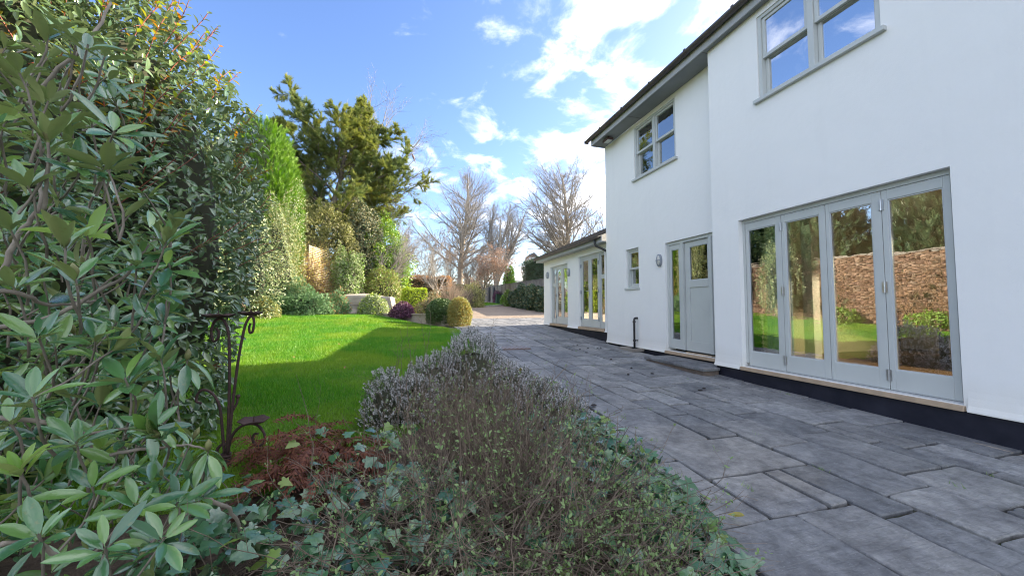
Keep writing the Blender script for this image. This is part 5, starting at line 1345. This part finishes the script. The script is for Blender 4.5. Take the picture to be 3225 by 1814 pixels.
for (c, ax_, n, L, sp, dr, mt, bd_) in (
    ((-1.263,1.721,2.281), (.1, -.1, 1), 8, .105, 48, .0, 0, 0), ((-1.260,1.626,2.085), (-.2, -.3, .9), 7, .11, 55, .1, 0, 0), ((-1.180,1.852,2.313), (.3, -.2, .8), 7, .11, 66, .1, 0, 0),
    ((-1.136,1.571,1.847), (.05, -.2, 1), 8, .135, 34, .0, 0, 1), ((-1.185,1.572,1.705), (-.1, -.4, .8), 7, .12, 62, .2, 0, 0), ((-1.093,1.768,1.828), (.1, -.1, 1), 8, .115, 48, .0, 0, 0),
    ((-1.315,1.916,1.819), (.5, -.3, .7), 6, .12, 60, .2, 0, 0), ((-0.977,1.953,1.646), (.15, -.1, 1), 8, .125, 48, .05, 0, 1), ((-1.015,1.482,1.491), (.1, -.2, 1), 7, .12, 40, .0, 0, 1),
    ((-0.959,1.440,1.390), (.1, -.4, .9), 6, .115, 52, .2, 0, 1), ((-0.975,1.733,1.455), (.2, -.3, .9), 8, .12, 62, .15, 0, 0), ((-0.937,1.779,1.355), (.5, -.2, .8), 8, .11, 58, .1, 0, 0),
    ((-0.870,1.878,1.081), (.15, -.15, 1), 10, .125, 98, .45, 0, 1), ((-1.019,1.965,1.238), (.4, -.2, .8), 7, .12, 70, .2, 0, 0), ((-1.011,1.400,1.044), (.0, -.3, 1), 8, .105, 56, .05, 0, 0),
    ((-0.849,1.622,0.877), (.5, -.5, .7), 8, .115, 76, .15, 0, 0), ((-0.716,1.715,0.753), (.1, -.2, 1), 11, .12, 104, .50, 0, 1), ((-0.973,1.501,0.882), (.1, -.4, 1), 8, .10, 62, .1, 0, 0),
    ((-0.993,1.352,0.859), (.0, -.5, 1), 8, .105, 48, .0, 1, 0), ((-0.899,1.455,0.758), (.2, -.5, .9), 8, .10, 64, .15, 0, 0), ((-0.790,1.459,0.685), (.4, -.4, .9), 8, .105, 58, .1, 0, 0),
    ((-0.725,1.546,0.642), (.5, -.3, .8), 8, .115, 62, .15, 0, 0), ((-0.673,1.376,0.618), (.5, -.4, .8), 8, .105, 66, .2, 0, 0), ((-0.922,1.319,0.700), (.1, -.5, 1), 8, .10, 64, .1, 0, 0),
    ((-0.768,1.297,0.654), (.2, -.5, .9), 7, .10, 66, .1, 0, 0), ((-1.121,1.488,0.956), (-.2, -.4, 1), 7, .11, 60, .1, 0, 0), ((-0.945,1.693,1.040), (.2, -.4, .9), 8, .12, 64, .1, 0, 0), ((-1.041,1.661,1.194), (.2, -.3, .9), 8, .12, 62, .1, 0, 0),
    ((-1.138,1.584,1.202), (0, -.4, .9), 8, .115, 60, .1, 0, 0), ((-1.220,1.599,1.366), (-.1, -.4, .9), 8, .115, 60, .1, 0, 0), ((-1.232,1.593,1.551), (-.1, -.4, .9), 7, .115, 60, .1, 0, 0), ((-0.721,1.704,0.587), (.5, -.3, .7), 7, .11, 64, .2, 0, 0)):
    whorl(c, ax_, n, L, sp, dr, mt, bd_)
# the rest of the bush: rosettes on ends of branches through its depth
cnt = 0
while cnt < 300:
    px = random.uniform(-500, 640); py = random.uniform(60, 2000); Z = random.uniform(1.25, 2.15)
    lim = 560 - 330 * max(0, (700 - py)) / 700 if py < 700 else 600 + 60 * math.sin(py / 180)
    if px > lim - 40 * (Z - 1.2): continue
    q = CAMV + FWD * Z + RGT * ((px - 1612.5) / 1168 * Z) + Vector((0, 0, (965 - py) / 1168 * Z))
    if q.z < .12: continue
    cnt += 1
    whorl(q, (random.gauss(.15, .35), random.gauss(-.25, .3), random.uniform(.4, 1)), random.randint(6, 9), random.uniform(.09, .135), random.gauss(62, 14), max(0, random.gauss(.12, .12)), 1 if random.random() < .06 else 0, .12)
# older leaves down the stems
for k in range(1500):
    px = random.uniform(-500, 600); py = random.uniform(200, 2000); Z = random.uniform(1.3, 2.3)
    lim = 540 - 330 * max(0, (700 - py)) / 700 if py < 700 else 580
    if px > lim - 60 * (Z - 1.2): continue
    q = CAMV + FWD * Z + RGT * ((px - 1612.5) / 1168 * Z) + Vector((0, 0, (965 - py) / 1168 * Z))
    if q.z < .05: continue
    d = rdir(1)[0]; items.append((tuple(q), tuple(d + np.array([.1, -.2, -.2])), tuple(rdir(1)[0] * .6 + np.array([0, -.3, .8])), random.uniform(.07, .12), random.randint(0, 2), 1 if random.random() < .05 else 0))
leaf_parts(rh, items, T_RHODO, ['rhodo', 'rhodo_young'], 300)
V, F = tubes(segs); np_obj('twigs', V, F, M['rstem'], rh, True)
for c, ax_ in buds:
    MB().tube([c + ax_ * q for q in (-.004, .006, .016, .026, .036, .044)], [.005, .0095, .012, .011, .006, .001], 8).build('bud', M['bud'], rh, True)
def limb(pts, r0, r1):
    P_ = [Vector(p) for p in pts]; out = []
    for i in range(len(P_) - 1):
        a, b, c, d = P_[max(i - 1, 0)], P_[i], P_[i + 1], P_[min(i + 2, len(P_) - 1)]
        for s_ in range(5):
            t_ = s_ / 5; out.append(.5 * ((2 * b) + (c - a) * t_ + (2 * a - 5 * b + 4 * c - d) * t_ ** 2 + (3 * b - a - 3 * c + d) * t_ ** 3) + Vector(rdir(1)[0]) * r0 * .35)
    out.append(P_[-1]); n = len(out)
    r0, r1 = r0 * .72, r1 * .72; return MB().tube(out, [r0 + (r1 - r0) * i / (n - 1) for i in range(n)], 7)
for pts, r0, r1 in ((((-1.316,1.635,1.222), (-1.156,1.639,1.262), (-1.075,1.684,1.339), (-1.023,1.769,1.427), (-0.996,1.838,1.550), (-0.972,1.931,1.628)), .012, .005),
                    (((-1.263,1.561,1.348), (-1.200,1.595,1.345), (-1.174,1.673,1.305), (-1.123,1.782,1.323)), .012, .006), (((-1.185,1.505,0.975), (-1.059,1.523,0.940), (-0.996,1.559,0.889), (-0.946,1.629,0.878), (-0.854,1.624,0.874)), .011, .005),
                    (((-0.981,1.665,0.783), (-0.896,1.640,0.799), (-0.853,1.680,0.786), (-0.798,1.717,0.779), (-0.722,1.717,0.753)), .009, .005), (((-0.987,1.307,0.690), (-0.949,1.349,0.662), (-0.918,1.396,0.595), (-0.880,1.439,0.566), (-0.800,1.462,0.675)), .010, .005),
                    (((-1.266,1.923,1.408), (-1.253,1.912,1.562), (-1.211,1.871,1.711), (-1.099,1.770,1.821)), .009, .005), (((-1.171,1.624,1.625), (-1.144,1.590,1.725), (-1.136,1.572,1.842)), .008, .005), (((-1.364,1.744,1.394), (-1.353,1.784,1.559), (-1.335,1.826,1.664), (-1.420,1.946,1.819)), .013, .008),
                    (((-0.774,1.818,0.690), (-0.785,1.883,0.511), (-0.718,1.920,0.431), (-0.684,1.969,0.291)), .014, .009), (((-1.572,2.076,2.168), (-1.481,2.044,2.291), (-1.395,2.111,2.528), (-1.390,2.201,2.769)), .012, .007)):
    limb(pts, r0, r1).build('branch', M['rstem'], rh, True)

# ------------------------------------------------------------------ wrought-iron candle stand
cs = empty('candle_stand', (-1.171,3.158,0.189), 'rusty wrought-iron garden candle stand with scrolled arms and spiked dishes', 'candle stand')
def scr(x, y, dz=0.0):
    X, Y = 640 + x * .3591, 940 + y * .3591; Z = 2.65 + dz
    v = FWD * Z + RGT * ((X - 1612.5) / 1168 * Z) + Vector((0, 0, (965 - Y) / 1168 * Z)); return CAMV + v
def smooth(P_, k=5):
    out = []
    for i in range(len(P_) - 1):
        a, b, c, d = P_[max(i - 1, 0)], P_[i], P_[i + 1], P_[min(i + 2, len(P_) - 1)]
        for s_ in range(k):
            t_ = s_ / k; out.append(.5 * ((2 * b) + (c - a) * t_ + (2 * a - 5 * b + 4 * c - d) * t_ ** 2 + (3 * b - a - 3 * c + d) * t_ ** 3))
    return out + [P_[-1]]
arms = [([(262, 1330), (262, 1000), (256, 640), (238, 340), (205, 215), (155, 178), (105, 205), (83, 290), (105, 370), (140, 350), (148, 290), (125, 258)], .0105, .0),
        ([(268, 1330), (288, 980), (325, 560), (368, 275), (402, 178), (436, 155), (453, 205), (444, 285), (420, 298), (413, 250), (425, 215)], .0100, .06),
        ([(238, 1335), (212, 1130), (188, 960), (150, 865), (95, 808), (30, 790), (-15, 830), (-20, 890), (20, 905)], .0100, -.05),
        ([(268, 1320), (288, 1205), (345, 1120), (430, 1080), (510, 1088), (568, 1150), (580, 1215), (545, 1262), (495, 1250), (475, 1200), (490, 1165), (520, 1162)], .0100, -.06),
        ([(262, 1130), (282, 1000), (305, 950), (328, 905), (337, 850)], .0095, .03)]
for P_, r_, dz in arms:
    n_ = len(P_); m = MB(); pts = smooth([scr(x, y, dz * i / (n_ - 1)) for i, (x, y) in enumerate(P_)])
    m.tube(pts, [r_ * (1 - .25 * i / len(pts)) for i in range(len(pts))], 8).build('arm', M['rust'], cs, True)
MB().lathe(scr(337, 845, .03), [(.001, -.016), (.013, -.010), (.015, .002), (.010, .012), (.001, .015)], 10).build('finial', M['rust'], cs, True)
def dish(x, y, dz, r_):
    c = scr(x, y, dz); m = MB(); n = 20
    V, F = [], []
    for rr2, hh in ((.001, .0), (.35, -.002), (.7, .003), (1.0, .018), (1.02, .014), (.7, -.003), (.35, -.008), (.001, -.008)):
        for k in range(n):
            a = 2 * math.pi * k / n; wv = 1 + .05 * math.cos(10 * a) * (rr2 > .6); V.append((c.x + r_ * rr2 * wv * math.cos(a), c.y + r_ * rr2 * wv * math.sin(a), c.z + hh + (.006 * math.cos(5 * a) if rr2 > .9 else 0)))
    for i in range(7): F += [(i * n + k, i * n + (k + 1) % n, (i + 1) * n + (k + 1) % n, (i + 1) * n + k) for k in range(n)]
    d_ = m.add(V, F).build('dish', M['rust'], cs, True)
    MB().tube([c, c + Vector((0, 0, .045))], [.006, .0015], 6).build('spike', M['rust'], d_)
dish(140, 160, .0, .098); dish(420, 138, .06, .075); dish(480, 1062, -.06, .092)
m = MB(); pts = []
for k in range(90):
    a = k * .36; pts.append(scr(240 + 8 * math.sin(a), 1332 + k * 1.25) + RGT * .028 * math.cos(a) + FWD * .028 * math.sin(a))
m.tube(pts, .010, 7).build('coil', M['rust'], cs, True)
MB().tube(smooth([scr(262, 1260), scr(225, 1250), scr(180, 1285), scr(175, 1330), scr(215, 1350), scr(270, 1340)]), .010, 7).build('coil_tail', M['rust'], cs, True)
MB().tube([scr(250, 1330), scr(250, 1480)], [.017, .012], 8).build('ground_spike', M['rust'], cs)

# ------------------------------------------------------------------ ivy over the bed
def bed_pt(px, py, up=0.0):
    """world point where the bed is seen at that spot of ground"""
    k_ = (py - 965) / 1168
    Z = (CAM_H - .12 - up) / k_
    return FWD * Z + RGT * ((px - 1612.5) / 1168 * Z)
iv = empty('ivy', (.2, 1.9, .12), 'large-leaved ivy carpeting the near flower bed and spilling over the paving edge', 'ivy')
items = []; segs = []
def lim(y): return float(np.interp(y, BEDY, BEDX))
def ivy_patch(n, fx, up0, up1, size=(.055, .095), pale=.06):
    for _ in range(n):
        x, y = fx(); x = min(x, lim(y) + random.uniform(-.16, .05)); z = float(g(x, y)) + random.uniform(up0, up1)
        a = random.uniform(0, 6.28); d = Vector((math.cos(a), math.sin(a), random.gauss(-.25, .3))); nn = Vector((random.gauss(-.05, .42), random.gauss(-.25, .42), 1))
        items.append(((x, y, z), tuple(d), tuple(nn), random.uniform(*size), 0, 1 if random.random() < pale else 0))
        if random.random() < .5: segs.append((x, y, z, x + random.gauss(0, .05), y + random.gauss(0, .05), z - .10, .002, .0025))
ivy_patch(900, lambda: (random.uniform(-1.0, .35), random.uniform(.8, 2.4)), .02, .22)
ivy_patch(330, lambda: (random.uniform(.2, 1.55), random.uniform(.8, 2.2)), .02, .18)
ivy_patch(420, lambda: (1.72 - abs(random.gauss(0, .26)), random.uniform(.9, 3.3)), .03, .16, (.055, .095))
ivy_patch(260, lambda: (random.uniform(.9, 1.7), random.uniform(2.2, 3.4)), .03, .2, (.05, .085))
ivy_patch(60, lambda: (random.uniform(-.75, .1), random.uniform(2.4, 3.1)), .05, .25, (.06, .09), .25)
leaf_parts(iv, items, [T_IVY], ['ivy', 'ivy_pale'], 300)
V, F = tubes(segs); np_obj('stalks', V, F, M['stem'], iv)

# ------------------------------------------------------------------ winter heathers
hk = 0
def heather(label, px, Z, r_, top_py, n):
    global hk
    c = FWD * Z + RGT * ((px - 1612.5) / 1168 * Z); zb = float(g(c.x, c.y)); h = CAM_H + (965 - top_py) / 1168 * Z - zb; hk += 1
    o = empty('heather', (c.x, c.y, zb), label, 'heather', 'winter heathers at the end of the flower bed')
    d = rdir(int(n * 1.6)); d = d[d[:, 2] > -.05][:n]; kk = lumps(d, 8, .10, 5, 200 + hk)
    p = d * np.array([r_, r_, h * .97]) * kk[:, None] * (1 - .22 * rng.random(len(d)) ** 2)[:, None] + np.array([c.x, c.y, zb]); ax_ = norm(d * .75 + np.array([0, 0, .9]) + rdir(len(d)) * .4); n = len(p)
    # each sprig: needles round a stem, a few small bells near its tip
    P_, D_, N_, S_ = [], [], [], []; Pf, Df, Sf = [], [], []
    for i in range(11):
        f = i / 10; o_ = rdir(n); P_.append(p + ax_ * .075 * f); D_.append(ax_ * .7 + o_); N_.append(rdir(n)); S_.append(np.full(n, .017))
    fl = rng.random(n) < .66
    for i in range(9):
        f = .45 + .55 * i / 8; Pf.append(p[fl] + ax_[fl] * .078 * f); Df.append(rdir(fl.sum()) + ax_[fl] * .5); Sf.append(np.full(fl.sum(), .017))
    t_ = (T_SMALL[0] * np.array([1, .8, 1]), T_SMALL[1]); V, F = scatter(np.concatenate(P_), np.concatenate(D_), np.concatenate(N_), np.concatenate(S_), t_); q = np_obj('foliage', V, F, M['heather_leaf'], o)
    Pf = np.concatenate(Pf); V, F = scatter(Pf, np.concatenate(Df), rdir(len(Pf)), np.concatenate(Sf), (T_SMALL[0] * np.array([1, 1.5, 1.5]), T_SMALL[1])); np_obj('flowers', V, F, M['heather_flower'], o)
    segs = [(c.x + random.gauss(0, .05), c.y + random.gauss(0, .05), zb, *p[k], .004, .0015) for k in range(0, n, 6)]; V, F = tubes(segs); np_obj('stems', V, F, M['stem'], o)
    m = MB(); m.lathe((c.x, c.y, zb), [(r_ * .72, 0), (r_ * .70, h * .3), (r_ * .5, h * .58), (r_ * .2, h * .70)], 12).build('inner_dark_core', M['core'], o, True)
heather('tallest winter heather at the peak of the bed', 1490, 4.55, .50, 1058, 1900)
heather('winter heather just left of the tallest clump', 1375, 4.3, .36, 1115, 1100)
heather('small winter heather at the lawn edge by the dead fern', 1225, 3.55, .22, 1180, 620)
heather('winter heather between lawn edge clump and the peak', 1300, 3.7, .30, 1190, 800)
heather('winter heather right of the peak beside the paving', 1600, 4.0, .36, 1150, 1300)
heather('winter heather spreading along the paving edge', 1690, 3.75, .34, 1205, 1200)
heather('lowest winter heather at the paving edge, nearest the house', 1755, 3.55, .27, 1245, 800)

# ------------------------------------------------------------------ straggling twiggy shrub over the ivy
ts = empty('straggly_shrub', (.55, 2.2, .12), 'sprawling half-bare twiggy shrub with tiny pale leaves in the near bed', 'shrub')
segs = []; lp = []; ld = []
def straggle(n, cfun, hdir, L0, L1, leafy):
    for _ in range(n):
        x, y = cfun(); x = min(x, lim(y) - random.uniform(.12, .5)); p = Vector((x, y, float(g(x, y)) + random.uniform(.0, .08))); d = Vector(hdir()).normalized(); L = random.uniform(L0, L1); r0 = random.uniform(.0018, .0042); st = 8
        for i in range(st):
            d = (d + Vector((random.gauss(0, .16), random.gauss(0, .16), random.gauss(-.015, .10)))).normalized(); q = p + d * L / st; 
            if q.z < float(g(q.x, q.y)) + .03: q.z = float(g(q.x, q.y)) + .03
            segs.append((*p, *q, r0, r0 * .9)); p = q; r0 *= .9
            if i > 2 and random.random() < .45:
                e_ = p + (d + Vector(rdir(1)[0]) * .8).normalized() * L * .16; segs.append((*p, *e_, r0 * .7, r0 * .5))
                if random.random() < leafy: lp.append(tuple(e_)); ld.append(tuple(e_ - p))
            if i > 1 and random.random() < leafy * .55: lp.append(tuple(p)); ld.append(tuple(d))
def u(a, b): return random.uniform(a, b)
straggle(680, lambda: (random.gauss(.55, .32), random.gauss(2.3, .42)), lambda: (random.gauss(0, .38), random.gauss(-.05, .38), 1), .32, .70, .30)
straggle(260, lambda: (random.gauss(.55, .20), random.gauss(3.0, .35)), lambda: (random.gauss(0, .28), random.gauss(-.1, .28), 1), .35, .68, .10)
straggle(420, lambda: (random.gauss(.55, .42), random.gauss(1.85, .25)), lambda: (random.gauss(-.15, .7), random.gauss(-.55, .4), .42), .30, .62, .28)
straggle(180, lambda: (random.gauss(1.0, .25), random.gauss(1.6, .35)), lambda: (random.gauss(.1, .5), random.gauss(-.2, .5), .75), .18, .34, .9)
straggle(560, lambda: (random.gauss(.5, .36), random.gauss(1.45, .2)), lambda: (random.gauss(0, .8), random.gauss(-.5, .4), .35), .28, .55, .25)
straggle(140, lambda: (random.gauss(0, .3), random.gauss(1.75, .2)), lambda: (random.gauss(-.4, .6), random.gauss(-.5, .4), .25), .25, .5, .2)
V, F = tubes(segs); o = np_obj('stems', V, F, M['stem'], ts)
lp = np.repeat(np.array(lp), 3, 0); ld = np.repeat(np.array(ld), 3, 0); n = len(lp)
V, F = scatter(lp + rng.normal(size=(n, 3)) * .005, norm(ld) * .6 + rdir(n) * .8 + np.array([0, 0, .2]), np.array([0, 0, 1.0]) + rdir(n) * .6, .017 * rng.uniform(.6, 1.4, n), T_OVAL); np_obj('leaves', V, F, M['small_leaf'], ts)
# tall single wands standing in front of the lawn
for (px, py0, py1, Z), lb in zip(((1290, 1180, 1000, 3.4), (1335, 1150, 940, 3.6), (1352, 1130, 900, 3.7), (1250, 1200, 1060, 3.3), (1262, 1190, 1040, 3.2), (1310, 1180, 1075, 3.3), (1740, 1180, 1130, 3.2), (1800, 1210, 1165, 3.0), (1550, 1050, 1000, 4.3)),
        ('second tallest bare wand standing against the lawn', 'bare wand just left of the tallest one', 'tallest bare wand standing against the lawn', 'leftmost bare wand in front of the lawn', 'bare wand second from the left before the lawn', 'short bare wand between the taller ones', 'bare wand leaning over the paving edge', 'lowest bare wand over the paving edge', 'bare wand above the tallest heather')):
    segs = []
    p = CAMV + FWD * Z + RGT * ((px - 1612.5) / 1168 * Z) + Vector((0, 0, (965 - py0) / 1168 * Z)); q = p + Vector((0, 0, (py0 - py1) / 1168 * Z)); p = p - Vector((0, 0, .3)); d = (q - p)
    pts = [p + d * i / 8 + RGT * .02 * math.sin(i * 1.3 + px) for i in range(9)]; m = MB().tube(pts, [.0032 - .0003 * i for i in range(9)], 5)
    for i in (4, 5, 6, 7): m.tube([pts[i], pts[i] + RGT * random.choice((-1, 1)) * .05 + Vector((0, 0, .06))], [.0016, .0008], 4)
    wd_ = m.build('bare_wand', M['stem']); tag(wd_, lb, 'twig', 'bare wands at the end of the bed')

# ------------------------------------------------------------------ dead fern
fnr = empty('dead_fern', (-0.649,2.886,0.504), 'collapsed rust-brown dead fern beside the candle stand', 'fern')
def frond(p, d, L, w_):
    Vv, Ff = [], []; p = Vector(p); d = Vector(d).normalized(); n = 22
    for i in range(n):
        d = (d + Vector((random.gauss(0, .05), random.gauss(0, .05), -.075))).normalized(); q = p + d * L / n; side = d.cross(Vector((0, 0, 1))).normalized(); up = side.cross(d)
        b = len(Vv); Vv += [p - side * .002, p + side * .002, q + side * .0015, q - side * .0015]; Ff += [(b, b + 1, b + 2), (b, b + 2, b + 3)]
        wl_ = w_ * math.sin(math.pi * min(1, (i + 2) / n) ** .8) * random.uniform(.7, 1.1)
        for sg in (-1, 1):
            for j in range(4):
                a = p + side * sg * wl_ * j / 4 + up * random.gauss(-.2, .25) * wl_ * j / 4; e_ = p + side * sg * wl_ * (j + 1) / 4 + d * .012 + up * random.gauss(-.3, .3) * wl_ * (j + 1) / 4
                b = len(Vv); w2 = .010 * (1 - j / 5); Vv += [a - d * w2, a + d * w2, e_ + d * w2 * .6, e_ - d * w2 * .6]; Ff += [(b, b + 1, b + 2), (b, b + 2, b + 3)]
        p = q
    return np.array([tuple(v) for v in Vv]), np.array(Ff)
for k in range(64):
    c = bed_pt(random.gauss(985, 80), random.uniform(1440, 1570)); z = float(g(c.x, c.y)) + random.uniform(.02, .24); a = random.uniform(0, 6.28)
    V, F = frond((c.x, c.y, z), (math.cos(a), math.sin(a), random.uniform(.2, .9)), random.uniform(.30, .55), random.uniform(.05, .09)); np_obj('frond', V, F, M['fern'], fnr)

# ------------------------------------------------------------------ litter on the paving
def leaf_on_ground(x, y, s_, mat, label, grp, nm='fallen_leaf', curl=.5, up=.024):
    V, F = tpl_leaf(.55, .3 * curl, -.35 * curl); a = random.uniform(0, 6.28)
    o = np_obj(nm, V * s_, F, M[mat], None, True); o.location = gp(x, y, up); o.rotation_euler = (random.gauss(0, .15), random.gauss(-.1, .15), a); return tag(o, label, 'leaf', grp)
c = (1.704,1.673,0.135); leaf_on_ground(c[0], c[1], .085, 'yellow_moss', 'curled yellow-brown leaf lying on the paving by the ivy', None, curl=1.3)
c = (1.478,1.562,0.130); leaf_on_ground(c[0], c[1], .05, 'fallen', 'small orange fallen leaf at the near ivy edge', None)
c = (1.242,3.952,0.575); o = leaf_on_ground(c[0], c[1], .09, 'gold', 'pale tan leaf caught on top of the heather', None, curl=1.2); o.location = c
for k, (x, y) in enumerate(((-1.4, 9.2), (-.3, 8.1), (.4, 10.3), (-2.2, 11.0), (-.9, 6.4), (-1.9, 7.6), (.9, 8.9), (-.1, 11.8))):
    leaf_on_ground(x, y, .06, 'fallen', 'small brown dead leaf lying on the lawn', 'dead leaves scattered on the lawn', up=.035)
litter = [(2050,1165,5.8), (1985,1150,6.2), (1805,1100,8.8), (1817,1098,8.9), (1825,1112,8.2), (1850,1105,8.4), (1880,1103,8.4), (1890,1101,8.5), (1845,1117,7.8), (1795,1080,9.9), (1922,1130,7.0), (2210,1197,4.9), (2198,1205,4.8), (1866,1240,4.1), (1746,1080,9.8), (1975,1165,5.7)]
base_lit = None
for k, (px, py, Z) in enumerate(litter):
    c = FWD * Z + RGT * ((px - 1612.5) / 1168 * Z)
    if base_lit is None:
        base_lit = MB().lathe((0, 0, 0), [(.001, 0), (.022, .002), (.026, .010), (.014, .020), (.001, .021)], 7).build('leaf_crumb', M['dark_bit']); o = base_lit
    else: o = base_lit.copy(); COL.objects.link(o)
    o.location = gp(c.x, c.y, .018); o.rotation_euler = (0, 0, random.uniform(0, 6)); o.scale = (random.uniform(.7, 1.5), random.uniform(.5, 1.1), random.uniform(.6, 1.1)); tag(o, 'small black crumb of leaf litter on the stone paving', 'leaf litter', 'dark crumbs scattered on the paving')
# dry grass and moss in the open joints
k = []
for _ in range(46):
    y = random.uniform(1.2, 12); x = random.uniform(1.65, 4.6); x = X0 + round((x - X0) / U) * U
    for q in range(random.randint(3, 12)): k.append((x + random.gauss(0, .008), y + random.gauss(0, .03)))
k = np.array(k); V, F = scatter(np.stack([k[:, 0], k[:, 1], g(k[:, 0], k[:, 1])], 1), np.stack([rng.normal(0, .6, len(k)), rng.normal(0, .6, len(k)), np.ones(len(k))], 1), rdir(len(k)), .03 + .02 * rng.random(len(k)), T_BLADE)
tag(np_obj('joint_weeds', V, F, M['small_leaf']), 'tiny weeds in the paving joints', None, None, 'stuff')
